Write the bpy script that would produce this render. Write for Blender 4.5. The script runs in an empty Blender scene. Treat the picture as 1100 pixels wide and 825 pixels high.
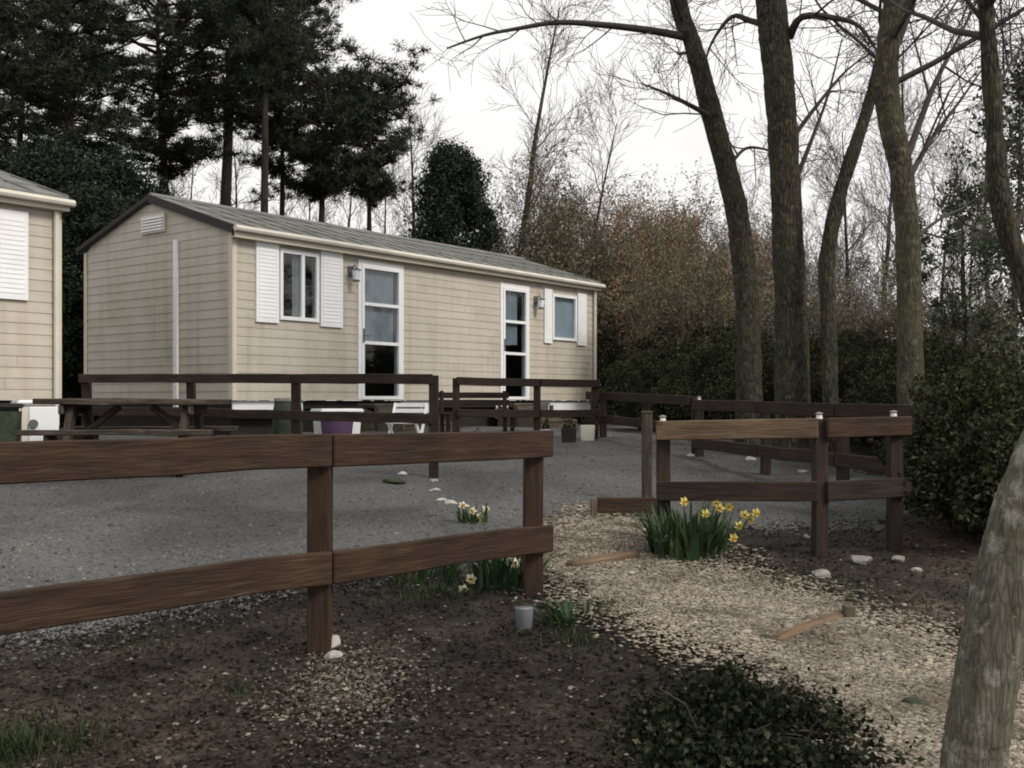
import bpy, bmesh, math, random
import numpy as np
from mathutils import Vector, Matrix, noise

random.seed(11)
RNG = np.random.default_rng(5)
sc = bpy.context.scene
COL = sc.collection
CZ = 1.4            # camera height
F, YH = 1150.0, 430.0   # focal length and horizon row, in photo pixels


# ------------------------------------------------------------------ terrain
def _prof(y):
    xs = [-60, 1.0, 3.0, 4.4, 5.75, 10.4, 14.0, 16.0, 400]
    zs = [-1.40, -1.30, -1.20, -1.12, -1.05, -0.77, -0.54, -0.50, -0.50]
    return float(np.interp(y, xs, zs))


def gz(x, y):
    """height of the terrain"""
    z = _prof(y) + CZ
    n = noise.noise(Vector((x * .9, y * .9, 3.1))) * .035 + noise.noise(Vector((x * 3.1, y * 3.1, 7.7))) * .012
    return z + n * (1.0 if y < 40 else .5)


def at(px, d, py):
    """world point at distance d of a photo pixel"""
    return Vector(((px - 550) / F * d, d, CZ + (YH - py) / F * d))


def gpx(px, py):
    """where a photo pixel meets the ground"""
    lo, hi = 1.0, 60.0
    for _ in range(50):
        m = (lo + hi) / 2
        if CZ + (YH - py) / F * m > _prof(m) + CZ:
            lo = m
        else:
            hi = m
    x = (px - 550) / F * lo
    return Vector((x, lo, gz(x, lo)))


# ------------------------------------------------------------------ helpers
def tag(o, label=None, cat=None, group=None, kind=None):
    if label: o['label'] = label
    if cat: o['category'] = cat
    if group: o['group'] = group
    if kind: o['kind'] = kind
    return o


def empty(name, loc, label=None, cat=None, group=None, rz=0.0):
    o = bpy.data.objects.new(name, None)
    COL.objects.link(o)
    o.location = loc
    o.rotation_euler = (0, 0, rz)
    o.empty_display_size = .2
    return tag(o, label, cat, group)


def link(name, me, mat, parent=None, smooth=False):
    o = bpy.data.objects.new(name, me)
    COL.objects.link(o)
    if mat is not None and len(me.materials) == 0:
        me.materials.append(mat)
    if parent is not None:
        o.parent = parent
    if smooth:
        me.polygons.foreach_set('use_smooth', np.ones(len(me.polygons), bool))
    return o


class MB:
    def __init__(s):
        s.v = []; s.f = []; s.c = 0

    def add(s, v, f):
        n = len(s.v)
        s.v.extend([tuple(p) for p in v])
        s.f.extend([tuple(i + n for i in q) for q in f])

    def box(s, x0, x1, y0, y1, z0, z1):
        s.add([(x0, y0, z0), (x1, y0, z0), (x1, y1, z0), (x0, y1, z0), (x0, y0, z1), (x1, y0, z1), (x1, y1, z1), (x0, y1, z1)],
              [(0, 3, 2, 1), (4, 5, 6, 7), (0, 1, 5, 4), (1, 2, 6, 5), (2, 3, 7, 6), (3, 0, 4, 7)])

    def hexa(s, a):
        """eight corners, ordered as in box()"""
        s.add(a, [(0, 3, 2, 1), (4, 5, 6, 7), (0, 1, 5, 4), (1, 2, 6, 5), (2, 3, 7, 6), (3, 0, 4, 7)])

    def tube(s, pts, rad, sides=6, cap=True):
        pts = [Vector(p) for p in pts]
        n = len(pts)
        base = len(s.v)
        t = (pts[1] - pts[0]).normalized()
        a = t.orthogonal().normalized()
        for i in range(n):
            if i < n - 1:
                t2 = (pts[i + 1] - pts[i])
                if i: t2 = t2.normalized() + (pts[i] - pts[i - 1]).normalized()
            else:
                t2 = pts[i] - pts[i - 1]
            if t2.length > 1e-9: t = t2.normalized()
            a = (a - t * a.dot(t))
            a = a.normalized() if a.length > 1e-6 else t.orthogonal().normalized()
            b = t.cross(a)
            for k in range(sides):
                an = 2 * math.pi * k / sides
                p = pts[i] + (a * math.cos(an) + b * math.sin(an)) * rad[i]
                s.v.append((p.x, p.y, p.z))
        for i in range(n - 1):
            for k in range(sides):
                k2 = (k + 1) % sides
                s.f.append((base + i * sides + k, base + i * sides + k2, base + (i + 1) * sides + k2, base + (i + 1) * sides + k))
        if cap:
            s.f.append(tuple(base + k for k in reversed(range(sides))))
            s.f.append(tuple(base + (n - 1) * sides + k for k in range(sides)))

    def mesh(s, name):
        me = bpy.data.meshes.new(name)
        me.from_pydata(s.v, [], s.f)
        me.update()
        return me

    def build(s, name, mat, parent=None, smooth=False):
        return link(name, s.mesh(name), mat, parent, smooth)


def np_mesh(name, verts, faces):
    """verts (n,3), faces (m,k) of one constant size"""
    me = bpy.data.meshes.new(name)
    k = faces.shape[1]
    me.vertices.add(len(verts)); me.vertices.foreach_set('co', verts.astype(np.float32).ravel())
    me.loops.add(faces.size); me.loops.foreach_set('vertex_index', faces.astype(np.int32).ravel())
    me.polygons.add(len(faces)); me.polygons.foreach_set('loop_start', np.arange(0, faces.size, k, dtype=np.int32))
    me.update(calc_edges=True)
    me.validate()
    return me


def rand_unit(n):
    v = RNG.normal(size=(n, 3))
    return v / np.linalg.norm(v, axis=1, keepdims=True)


def leaf_mesh(name, pos, length, width, axis=None, axis_mix=.5, fold=.18):
    """one small folded leaf (two quads) per position"""
    n = len(pos)
    d = rand_unit(n)
    if axis is not None:
        d = d * (1 - axis_mix) + axis * axis_mix
        d /= np.linalg.norm(d, axis=1, keepdims=True) + 1e-9
    s = np.cross(d, rand_unit(n)); s /= np.linalg.norm(s, axis=1, keepdims=True) + 1e-9
    u = np.cross(s, d)
    L = (length * RNG.uniform(.6, 1.3, n))[:, None]; W = (width * RNG.uniform(.7, 1.25, n))[:, None]
    b = pos - d * L * .5
    t = pos + d * L * .5
    l = pos - s * W * .5 + u * W * fold - d * L * .08
    r = pos + s * W * .5 + u * W * fold - d * L * .08
    m = pos - d * L * .1
    v = np.stack([b, r, t, l], 1).reshape(-1, 3)
    i = np.arange(n)[:, None] * 4
    f = i + np.array([[0, 1, 2, 3]])
    return np_mesh(name, v, f)


def pebble_mesh(name, pos, size, flat=.6, long=1.0):
    n = len(pos)
    base = np.array([[1, 0, 0], [-1, 0, 0], [0, 1, 0], [0, -1, 0], [0, 0, 1], [0, 0, -1]], float)
    v = np.repeat(base[None], n, 0) * RNG.uniform(.65, 1.2, (n, 6, 1))
    v = v + RNG.normal(0, .14, v.shape)
    sz = size * np.exp(RNG.normal(0, .35, n))
    v[:, :, 0] *= long
    v[:, :, 2] *= flat
    a = RNG.uniform(0, 6.283, n); ca, sa = np.cos(a)[:, None], np.sin(a)[:, None]
    ti = RNG.normal(0, .25, n); ct, st = np.cos(ti)[:, None], np.sin(ti)[:, None]
    y, z = v[:, :, 1] * ct - v[:, :, 2] * st, v[:, :, 1] * st + v[:, :, 2] * ct
    x = v[:, :, 0]
    v = np.stack([x * ca - y * sa, x * sa + y * ca, z], 2) * sz[:, None, None] + pos[:, None, :]
    fb = np.array([[0, 2, 4], [2, 1, 4], [1, 3, 4], [3, 0, 4], [2, 0, 5], [1, 2, 5], [3, 1, 5], [0, 3, 5]])
    f = (np.arange(n)[:, None, None] * 6 + fb[None]).reshape(-1, 3)
    return np_mesh(name, v.reshape(-1, 3), f)


# ------------------------------------------------------------------ materials
def nodes(name):
    m = bpy.data.materials.new(name)
    m.use_nodes = True
    nt = m.node_tree
    return m, nt, nt.nodes['Principled BSDF']


def N(nt, typ, **kw):
    n = nt.nodes.new(typ)
    for k, v in kw.items():
        if k.startswith('i_'):
            key = k[2:].replace('_', ' ')
            n.inputs[key].default_value = v
        else:
            setattr(n, k, v)
    return n


def ramp(nt, fac, stops):
    r = nt.nodes.new('ShaderNodeValToRGB')
    e = r.color_ramp.elements
    while len(e) < len(stops): e.new(.5)
    for el, (p, c) in zip(e, stops):
        el.position = p
        el.color = (*c, 1) if len(c) == 3 else c
    nt.links.new(fac, r.inputs['Fac'])
    return r


def mat_noise(name, stops, scale=(1, 1, 1), nscale=5, detail=6, rough=.85, bump=.3, bdist=.01, coord='Object', island=0.0, spec=.3, bscale=None, rough_n=.6):
    m, nt, b = nodes(name)
    tc = N(nt, 'ShaderNodeTexCoord')
    mp = N(nt, 'ShaderNodeMapping'); mp.inputs['Scale'].default_value = scale
    nt.links.new(tc.outputs[coord], mp.inputs['Vector'])
    nz = N(nt, 'ShaderNodeTexNoise'); nz.inputs['Scale'].default_value = nscale; nz.inputs['Detail'].default_value = detail
    nz.inputs['Roughness'].default_value = rough_n
    nt.links.new(mp.outputs[0], nz.inputs['Vector'])
    fac = nz.outputs['Fac']
    if island:
        g = N(nt, 'ShaderNodeNewGeometry')
        mx = N(nt, 'ShaderNodeMix'); mx.data_type = 'FLOAT'; mx.inputs[0].default_value = island
        nt.links.new(fac, mx.inputs[2]); nt.links.new(g.outputs['Random Per Island'], mx.inputs[3])
        fac = mx.outputs[0]
    r = ramp(nt, fac, stops)
    nt.links.new(r.outputs[0], b.inputs['Base Color'])
    b.inputs['Roughness'].default_value = rough
    b.inputs['Specular IOR Level'].default_value = spec
    if bump:
        n2 = N(nt, 'ShaderNodeTexNoise'); n2.inputs['Scale'].default_value = bscale or nscale * 3; n2.inputs['Detail'].default_value = 8
        nt.links.new(mp.outputs[0], n2.inputs['Vector'])
        bp = N(nt, 'ShaderNodeBump'); bp.inputs['Strength'].default_value = bump; bp.inputs['Distance'].default_value = bdist
        nt.links.new(n2.outputs['Fac'], bp.inputs['Height'])
        nt.links.new(bp.outputs[0], b.inputs['Normal'])
    return m


def mat_leaf(name, stops, rough=.6, trans=.25, spec=.25):
    """leaves: colour by leaf, a little light let through"""
    m, nt, b = nodes(name)
    g = N(nt, 'ShaderNodeNewGeometry')
    r = ramp(nt, g.outputs['Random Per Island'], stops)
    nt.links.new(r.outputs[0], b.inputs['Base Color'])
    b.inputs['Roughness'].default_value = rough
    b.inputs['Specular IOR Level'].default_value = spec
    if trans:
        t = N(nt, 'ShaderNodeBsdfTranslucent')
        nt.links.new(r.outputs[0], t.inputs['Color'])
        mx = N(nt, 'ShaderNodeMixShader'); mx.inputs[0].default_value = trans
        nt.links.new(b.outputs[0], mx.inputs[1]); nt.links.new(t.outputs[0], mx.inputs[2])
        nt.links.new(mx.outputs[0], nt.nodes['Material Output'].inputs['Surface'])
    return m


def mat_plain(name, col, rough=.5, spec=.4, metal=0.0, var=.12, nscale=3):
    s = [(0.25, tuple(c * (1 - var) for c in col)), (.75, tuple(min(1, c * (1 + var)) for c in col))]
    m = mat_noise(name, s, nscale=nscale, rough=rough, bump=.05, spec=spec)
    m.node_tree.nodes['Principled BSDF'].inputs['Metallic'].default_value = metal
    return m


M = {}
def mat_soil():
    m = mat_noise('soil', [(.30, (.009, .0073, .006)), (.48, (.0225, .018, .0143)), (.60, (.038, .031, .0245)), (.74, (.07, .058, .045))],
                  nscale=3.5, detail=13, rough=.95, bump=1.0, bdist=.05, bscale=16, rough_n=.75)
    nt = m.node_tree; b = nt.nodes['Principled BSDF']
    tc = [n for n in nt.nodes if n.type == 'TEX_COORD'][0]
    nz = N(nt, 'ShaderNodeTexNoise'); nz.inputs['Scale'].default_value = .75; nz.inputs['Detail'].default_value = 5
    nt.links.new(tc.outputs['Object'], nz.inputs['Vector'])
    r = ramp(nt, nz.outputs['Fac'], [(.38, (.52, .52, .54)), (.50, (1, 1, 1)), (.64, (2.5, 2.35, 2.2))])
    mx = N(nt, 'ShaderNodeMix'); mx.data_type = 'RGBA'; mx.blend_type = 'MULTIPLY'; mx.inputs[0].default_value = 1
    src = b.inputs['Base Color'].links[0].from_socket
    nt.links.new(src, mx.inputs[6]); nt.links.new(r.outputs[0], mx.inputs[7]); nt.links.new(mx.outputs[2], b.inputs['Base Color'])
    return m


M['soil'] = mat_soil()
M['gravel'] = mat_noise('gravel', [(.28, (.045, .046, .047)), (.5, (.085, .086, .087)), (.72, (.145, .145, .143))], nscale=30, detail=8, rough=.95, bump=1.0, bdist=.03, bscale=45, rough_n=.7)
def patches(m, sc_, stops):
    nt = m.node_tree; b = nt.nodes['Principled BSDF']
    tc = [n for n in nt.nodes if n.type == 'TEX_COORD'][0]
    nz = N(nt, 'ShaderNodeTexNoise'); nz.inputs['Scale'].default_value = sc_; nz.inputs['Detail'].default_value = 5; nz.inputs['Distortion'].default_value = .6
    nt.links.new(tc.outputs['Object'], nz.inputs['Vector'])
    r = ramp(nt, nz.outputs['Fac'], stops)
    mx = N(nt, 'ShaderNodeMix'); mx.data_type = 'RGBA'; mx.blend_type = 'MULTIPLY'; mx.inputs[0].default_value = 1
    src = b.inputs['Base Color'].links[0].from_socket
    nt.links.new(src, mx.inputs[6]); nt.links.new(r.outputs[0], mx.inputs[7]); nt.links.new(mx.outputs[2], b.inputs['Base Color'])


M['pebble'] = mat_noise('pebble', [(.1, (.042, .043, .045)), (.5, (.088, .089, .091)), (.9, (.13, .131, .131)), (.985, (.23, .225, .215))], nscale=20, island=.9, rough=.85, bump=0)
for k_ in ('gravel', 'pebble'): patches(M[k_], .55, [(.36, (.62, .62, .63)), (.5, (1, 1, 1)), (.66, (1.32, 1.30, 1.25))])
M['path'] = mat_noise('path', [(.3, (.08, .065, .05)), (.5, (.17, .143, .112)), (.7, (.26, .225, .18))], nscale=18, detail=9, rough=.95, bump=1.0, bdist=.03, bscale=40, rough_n=.7)
M['chip'] = mat_noise('chip', [(.05, (.055, .045, .035)), (.35, (.185, .157, .122)), (.75, (.295, .26, .21)), (.97, (.44, .40, .345))], nscale=20, island=.68, rough=.9, bump=0)
M['grit'] = mat_noise('grit', [(.05, (.04, .032, .025)), (.4, (.10, .084, .066)), (.8, (.17, .15, .12)), (.98, (.32, .29, .25))], nscale=20, island=.9, rough=.9, bump=0)
for k_ in ('path', 'chip'): patches(M[k_], 2.2, [(.34, (.55, .52, .50)), (.5, (1, 1, 1)), (.68, (1.2, 1.18, 1.15))])
M['litter'] = mat_leaf('litter', [(0, (.010, .008, .0065)), (.5, (.026, .020, .015)), (.85, (.05, .038, .028)), (.965, (.10, .08, .06)), (1, (.30, .27, .23))], trans=.1, rough=.85)
M['fence'] = mat_noise('fence', [(.3, (.014, .0074, .0046)), (.5, (.035, .0185, .0106)), (.62, (.050, .0282, .0168)), (.78, (.092, .058, .037))], scale=(1.2, 14, 14), nscale=3, detail=10, rough=.8, bump=.55, bdist=.012, rough_n=.68, bscale=7)
M['fence_pale'] = mat_noise('fence_pale', [(.3, (.065, .042, .026)), (.5, (.115, .077, .048)), (.7, (.175, .126, .085))], scale=(1.2, 14, 14), nscale=3, detail=10, rough=.85, bump=.55, bdist=.012, rough_n=.68, bscale=7)
M['fence_old'] = mat_noise('fence_old', [(.3, (.014, .0095, .0075)), (.5, (.026, .0165, .0125)), (.7, (.046, .031, .024))], scale=(1.2, 14, 14), nscale=3, detail=10, rough=.85, bump=.5, bdist=.012, rough_n=.68)
M['table_wood'] = mat_noise('table_wood', [(.3, (.022, .016, .012)), (.5, (.042, .031, .024)), (.7, (.11, .09, .072))], scale=(1.2, 12, 12), nscale=3, detail=10, rough=.75, bump=.5, bdist=.01)
M['step_wood'] = mat_noise('step_wood', [(.3, (.05, .04, .028)), (.5, (.095, .078, .058)), (.7, (.16, .135, .105))], scale=(1.2, 10, 10), nscale=3, detail=10, rough=.8, bump=.4, bdist=.01)


def knots(m, amount=.75):
    nt = m.node_tree; b = nt.nodes['Principled BSDF']
    tc = [n for n in nt.nodes if n.type == 'TEX_COORD'][0]
    mp = N(nt, 'ShaderNodeMapping'); mp.inputs['Scale'].default_value = (2.2, 6, 6); nt.links.new(tc.outputs['Object'], mp.inputs[0])
    wn = N(nt, 'ShaderNodeTexNoise'); wn.inputs['Scale'].default_value = 6; nt.links.new(mp.outputs[0], wn.inputs['Vector'])
    ad = N(nt, 'ShaderNodeMix'); ad.data_type = 'VECTOR'; ad.inputs[0].default_value = .1
    nt.links.new(mp.outputs[0], ad.inputs[4]); nt.links.new(wn.outputs['Color'], ad.inputs[5])
    vo = N(nt, 'ShaderNodeTexVoronoi'); vo.inputs['Scale'].default_value = 1.4; nt.links.new(ad.outputs[1], vo.inputs['Vector'])
    r = ramp(nt, vo.outputs['Distance'], [(.05, (.30, .27, .25)), (.12, (.62, .6, .58)), (.17, (1, 1, 1))])
    # faded, dirty stretches of the stain
    n2 = N(nt, 'ShaderNodeTexNoise'); n2.inputs['Scale'].default_value = 1.7; n2.inputs['Detail'].default_value = 6; nt.links.new(tc.outputs['Object'], n2.inputs['Vector'])
    r2 = ramp(nt, n2.outputs['Fac'], [(.35, (.62, .64, .66)), (.5, (1, 1, 1)), (.68, (1.5, 1.45, 1.35))])
    src = b.inputs['Base Color'].links[0].from_socket
    for rr, f in ((r, amount), (r2, .8)):
        mx = N(nt, 'ShaderNodeMix'); mx.data_type = 'RGBA'; mx.blend_type = 'MULTIPLY'; mx.inputs[0].default_value = f
        nt.links.new(src, mx.inputs[6]); nt.links.new(rr.outputs[0], mx.inputs[7]); src = mx.outputs[2]
    nt.links.new(src, b.inputs['Base Color'])


for k_ in ('fence', 'fence_pale', 'fence_old', 'table_wood'): knots(M[k_])


def mat_siding():
    m, nt, b = nodes('siding')
    tc = N(nt, 'ShaderNodeTexCoord')
    mp = N(nt, 'ShaderNodeMapping'); mp.inputs['Scale'].default_value = (.35, .35, 5)
    nt.links.new(tc.outputs['Object'], mp.inputs[0])
    nz = N(nt, 'ShaderNodeTexNoise'); nz.inputs['Scale'].default_value = 2.2; nz.inputs['Detail'].default_value = 10; nz.inputs['Roughness'].default_value = .65
    nt.links.new(mp.outputs[0], nz.inputs['Vector'])
    r = ramp(nt, nz.outputs['Fac'], [(.25, (.43, .392, .337)), (.5, (.495, .453, .394)), (.75, (.54, .498, .435))])
    # weathering streaks running down
    mp2 = N(nt, 'ShaderNodeMapping'); mp2.inputs['Scale'].default_value = (4, 4, .25)
    nt.links.new(tc.outputs['Object'], mp2.inputs[0])
    n2 = N(nt, 'ShaderNodeTexNoise'); n2.inputs['Scale'].default_value = 1.6; n2.inputs['Detail'].default_value = 7
    nt.links.new(mp2.outputs[0], n2.inputs['Vector'])
    r2 = ramp(nt, n2.outputs['Fac'], [(.42, (1, 1, 1)), (.60, (.93, .92, .89)), (.78, (.80, .80, .74))])
    mx = N(nt, 'ShaderNodeMix'); mx.data_type = 'RGBA'; mx.blend_type = 'MULTIPLY'; mx.inputs[0].default_value = 1
    nt.links.new(r.outputs[0], mx.inputs[6]); nt.links.new(r2.outputs[0], mx.inputs[7])
    n4 = N(nt, 'ShaderNodeTexNoise'); n4.inputs['Scale'].default_value = 1.1; n4.inputs['Detail'].default_value = 9; n4.inputs['Roughness'].default_value = .7
    nt.links.new(tc.outputs['Object'], n4.inputs['Vector'])
    r4 = ramp(nt, n4.outputs['Fac'], [(.52, (1, 1, 1)), (.72, (.74, .77, .66))])
    m4 = N(nt, 'ShaderNodeMix'); m4.data_type = 'RGBA'; m4.blend_type = 'MULTIPLY'; m4.inputs[0].default_value = .8
    nt.links.new(mx.outputs[2], m4.inputs[6]); nt.links.new(r4.outputs[0], m4.inputs[7])
    nt.links.new(m4.outputs[2], b.inputs['Base Color'])
    b.inputs['Roughness'].default_value = .6
    b.inputs['Specular IOR Level'].default_value = .3
    return m


M['siding'] = mat_siding()
M['white'] = mat_plain('white', (.80, .81, .83), rough=.45, var=.06)
M['offwhite'] = mat_plain('offwhite', (.60, .57, .50), rough=.55, var=.12)
M['trim'] = mat_plain('trim', (.58, .52, .43), rough=.55, var=.08)
M['roof'] = mat_noise('roof', [(.3, (.12, .12, .112)), (.5, (.165, .165, .155)), (.7, (.22, .22, .205))], scale=(1, 2, 2), nscale=2, detail=9, rough=.6, bump=.15, bdist=.01)
M['dark'] = mat_plain('dark', (.02, .018, .016), rough=.7, var=.3)
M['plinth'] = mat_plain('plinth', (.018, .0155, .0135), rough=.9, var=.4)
M['interior'] = mat_plain('interior', (.22, .20, .17), rough=.9)
M['curtain'] = mat_plain('curtain', (.50, .49, .46), rough=.9)
M['curtain_blue'] = mat_plain('curtain_blue', (.74, .79, .84), rough=.9)  # sky reflection painted pale blue behind the far window pane; also lantern glass
M['net_grey'] = mat_plain('net_grey', (.50, .51, .55), rough=.9)  # sky reflection in the upper door panes, put into a grey colour
M['lantern'] = mat_plain('lantern', (.12, .12, .125), rough=.4)
M['purple'] = mat_plain('purple', (.13, .075, .16), rough=.5, var=.2)
M['stone'] = mat_noise('stone', [(.3, (.15, .145, .13)), (.7, (.32, .31, .28))], nscale=9, rough=.9, bump=.5)
M['stone_white'] = mat_noise('stone_white', [(.3, (.24, .23, .205)), (.7, (.50, .485, .45))], nscale=9, rough=.9, bump=.4)
M['stone_dark'] = mat_noise('stone_dark', [(.3, (.02, .026, .018)), (.6, (.045, .055, .035)), (.8, (.10, .10, .08))], nscale=9, rough=.95, bump=.6)
M['solar'] = mat_plain('solar', (.66, .64, .60), rough=.35)
M['cup'] = mat_plain('cup', (.17, .185, .20), rough=.45)
def mat_bark(name, dark, mid, lite, moss, lichen, moss_amt, vscale=38, nmix=.6, bd=.04):
    m, nt, b = nodes(name)
    tc = N(nt, 'ShaderNodeTexCoord')
    mp = N(nt, 'ShaderNodeMapping'); mp.inputs['Scale'].default_value = (1, 1, .20)
    nt.links.new(tc.outputs['Object'], mp.inputs[0])
    wp = N(nt, 'ShaderNodeTexNoise'); wp.inputs['Scale'].default_value = 5
    nt.links.new(mp.outputs[0], wp.inputs['Vector'])
    ad = N(nt, 'ShaderNodeMix'); ad.data_type = 'VECTOR'; ad.inputs[0].default_value = .12
    nt.links.new(mp.outputs[0], ad.inputs[4]); nt.links.new(wp.outputs['Color'], ad.inputs[5])
    vo = N(nt, 'ShaderNodeTexVoronoi'); vo.feature = 'DISTANCE_TO_EDGE'; vo.inputs['Scale'].default_value = vscale
    nt.links.new(ad.outputs[1], vo.inputs['Vector'])
    nz = N(nt, 'ShaderNodeTexNoise'); nz.inputs['Scale'].default_value = 30; nz.inputs['Detail'].default_value = 9; nz.inputs['Roughness'].default_value = .7
    nt.links.new(mp.outputs[0], nz.inputs['Vector'])
    cr = ramp(nt, vo.outputs['Distance'], [(0, (0, 0, 0)), (.16, (.7, .7, .7)), (.4, (1, 1, 1))])
    mu = N(nt, 'ShaderNodeMix'); mu.data_type = 'FLOAT'; mu.inputs[0].default_value = nmix
    nt.links.new(cr.outputs[0], mu.inputs[2]); nt.links.new(nz.outputs['Fac'], mu.inputs[3])
    r = ramp(nt, mu.outputs[0], [(.22, dark), (.52, mid), (.80, lite)])
    n2 = N(nt, 'ShaderNodeTexNoise'); n2.inputs['Scale'].default_value = 2.4; n2.inputs['Detail'].default_value = 9; n2.inputs['Roughness'].default_value = .68
    nt.links.new(tc.outputs['Object'], n2.inputs['Vector'])
    r2 = ramp(nt, n2.outputs['Fac'], [(.46, (0, 0, 0)), (.60, (moss_amt,) * 3)])
    mx = N(nt, 'ShaderNodeMix'); mx.data_type = 'RGBA'
    nt.links.new(r2.outputs[0], mx.inputs[0]); nt.links.new(r.outputs[0], mx.inputs[6]); mx.inputs[7].default_value = (*moss, 1)
    n3 = N(nt, 'ShaderNodeTexNoise'); n3.inputs['Scale'].default_value = 13; n3.inputs['Detail'].default_value = 10; n3.inputs['Roughness'].default_value = .72
    mp3 = N(nt, 'ShaderNodeMapping'); mp3.inputs['Location'].default_value = (5, 3, 9); nt.links.new(tc.outputs['Object'], mp3.inputs[0]); nt.links.new(mp3.outputs[0], n3.inputs['Vector'])
    r3 = ramp(nt, n3.outputs['Fac'], [(.54, (0, 0, 0)), (.64, (.8, .8, .8))])
    m3 = N(nt, 'ShaderNodeMix'); m3.data_type = 'RGBA'
    nt.links.new(r3.outputs[0], m3.inputs[0]); nt.links.new(mx.outputs[2], m3.inputs[6]); m3.inputs[7].default_value = (*lichen, 1)
    nt.links.new(m3.outputs[2], b.inputs['Base Color'])
    bp = N(nt, 'ShaderNodeBump'); bp.inputs['Strength'].default_value = 1; bp.inputs['Distance'].default_value = bd
    nt.links.new(mu.outputs[0], bp.inputs['Height']); nt.links.new(bp.outputs[0], b.inputs['Normal'])
    b.inputs['Roughness'].default_value = .95; b.inputs['Specular IOR Level'].default_value = .2
    return m


M['bark'] = mat_bark('bark', (.012, .010, .0075), (.043, .038, .028), (.092, .082, .062), (.062, .060, .036), (.125, .118, .092), .65)
M['bark_mid'] = mat_bark('bark_mid', (.014, .0125, .0085), (.064, .058, .041), (.13, .12, .09), (.086, .083, .050), (.19, .18, .14), .75, 46, .7, .03)
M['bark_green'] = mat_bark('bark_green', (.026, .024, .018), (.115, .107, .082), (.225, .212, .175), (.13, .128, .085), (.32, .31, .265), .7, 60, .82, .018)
M['bark_pine'] = mat_noise('bark_pine', [(.3, (.014, .011, .009)), (.6, (.035, .028, .022)), (.8, (.06, .05, .04))], scale=(1, 1, .25), nscale=9, detail=9, rough=.95, bump=.8, bdist=.03)
M['twig'] = mat_plain('twig', (.050, .044, .038), rough=.9, var=.3)
M['twig_pale'] = mat_plain('twig_pale', (.13, .115, .105), rough=.9, var=.3)
M['needle'] = mat_leaf('needle', [(0, (.011, .015, .009)), (.5, (.026, .033, .019)), (.9, (.046, .054, .032)), (1, (.075, .07, .045))], trans=.12)
M['yew'] = mat_leaf('yew', [(0, (.008, .013, .008)), (.6, (.018, .026, .015)), (1, (.032, .042, .024))], trans=.1)
M['holly'] = mat_leaf('holly', [(0, (.034, .042, .024)), (.6, (.078, .094, .054)), (1, (.14, .16, .10))], trans=.15, rough=.5)
M['hedge'] = mat_leaf('hedge', [(0, (.011, .0135, .0065)), (.6, (.030, .036, .017)), (.93, (.054, .060, .029)), (1, (.09, .09, .05))], trans=.15, rough=.75, spec=.1)
M['ivy'] = mat_leaf('ivy', [(0, (.007, .009, .005)), (.6, (.018, .023, .011)), (.9, (.034, .040, .021)), (1, (.10, .088, .06))], trans=.1, rough=.75, spec=.12)
M['bud_olive'] = mat_leaf('bud_olive', [(0, (.075, .066, .040)), (.6, (.165, .147, .092)), (1, (.25, .225, .155))], trans=.2, rough=.9)  # bud tints from here down are lightened in place of distance haze
M['bud_russet'] = mat_leaf('bud_russet', [(0, (.15, .095, .055)), (.6, (.29, .19, .115)), (1, (.40, .29, .19))], trans=.2, rough=.9)
M['bud_grey'] = mat_leaf('bud_grey', [(0, (.10, .095, .085)), (.6, (.20, .19, .165)), (1, (.31, .295, .265))], trans=.2, rough=.9)
M['daff_leaf'] = mat_leaf('daff_leaf', [(0, (.020, .042, .018)), (.6, (.036, .070, .030)), (.93, (.07, .11, .05)), (1, (.20, .18, .08))], trans=.25, rough=.5)
M['petal'] = mat_leaf('petal', [(0, (.62, .50, .10)), (1, (.74, .66, .26))], trans=.25)
M['petal_pale'] = mat_leaf('petal_pale', [(0, (.66, .64, .46)), (1, (.76, .74, .62))], trans=.25)
M['trumpet'] = mat_plain('trumpet', (.72, .46, .04), rough=.6)
M['grass'] = mat_leaf('grass', [(0, (.014, .025, .008)), (.7, (.034, .054, .018)), (1, (.09, .095, .05))], trans=.25)


def mat_glass():
    m = bpy.data.materials.new('glass'); m.use_nodes = True
    nt = m.node_tree; nt.nodes.clear()
    out = N(nt, 'ShaderNodeOutputMaterial')
    t = N(nt, 'ShaderNodeBsdfTransparent'); t.inputs['Color'].default_value = (.72, .76, .78, 1)
    g = N(nt, 'ShaderNodeBsdfGlossy'); g.inputs['Roughness'].default_value = .03
    nz = N(nt, 'ShaderNodeTexNoise'); nz.inputs['Scale'].default_value = 1.3
    bp = N(nt, 'ShaderNodeBump'); bp.inputs['Strength'].default_value = .08
    nt.links.new(nz.outputs['Fac'], bp.inputs['Height']); nt.links.new(bp.outputs[0], g.inputs['Normal'])
    fr = N(nt, 'ShaderNodeFresnel'); fr.inputs['IOR'].default_value = 1.7
    mx = N(nt, 'ShaderNodeMixShader')
    ge = N(nt, 'ShaderNodeNewGeometry')
    bk = N(nt, 'ShaderNodeMath'); bk.operation = 'SUBTRACT'; bk.inputs[0].default_value = 1; nt.links.new(ge.outputs['Backfacing'], bk.inputs[1])
    mu = N(nt, 'ShaderNodeMath'); mu.operation = 'MULTIPLY'; nt.links.new(fr.outputs[0], mu.inputs[0]); nt.links.new(bk.outputs[0], mu.inputs[1])
    nt.links.new(mu.outputs[0], mx.inputs[0]); nt.links.new(t.outputs[0], mx.inputs[1]); nt.links.new(g.outputs[0], mx.inputs[2])
    nt.links.new(mx.outputs[0], out.inputs['Surface'])
    return m


M['glass'] = mat_glass()


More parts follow.
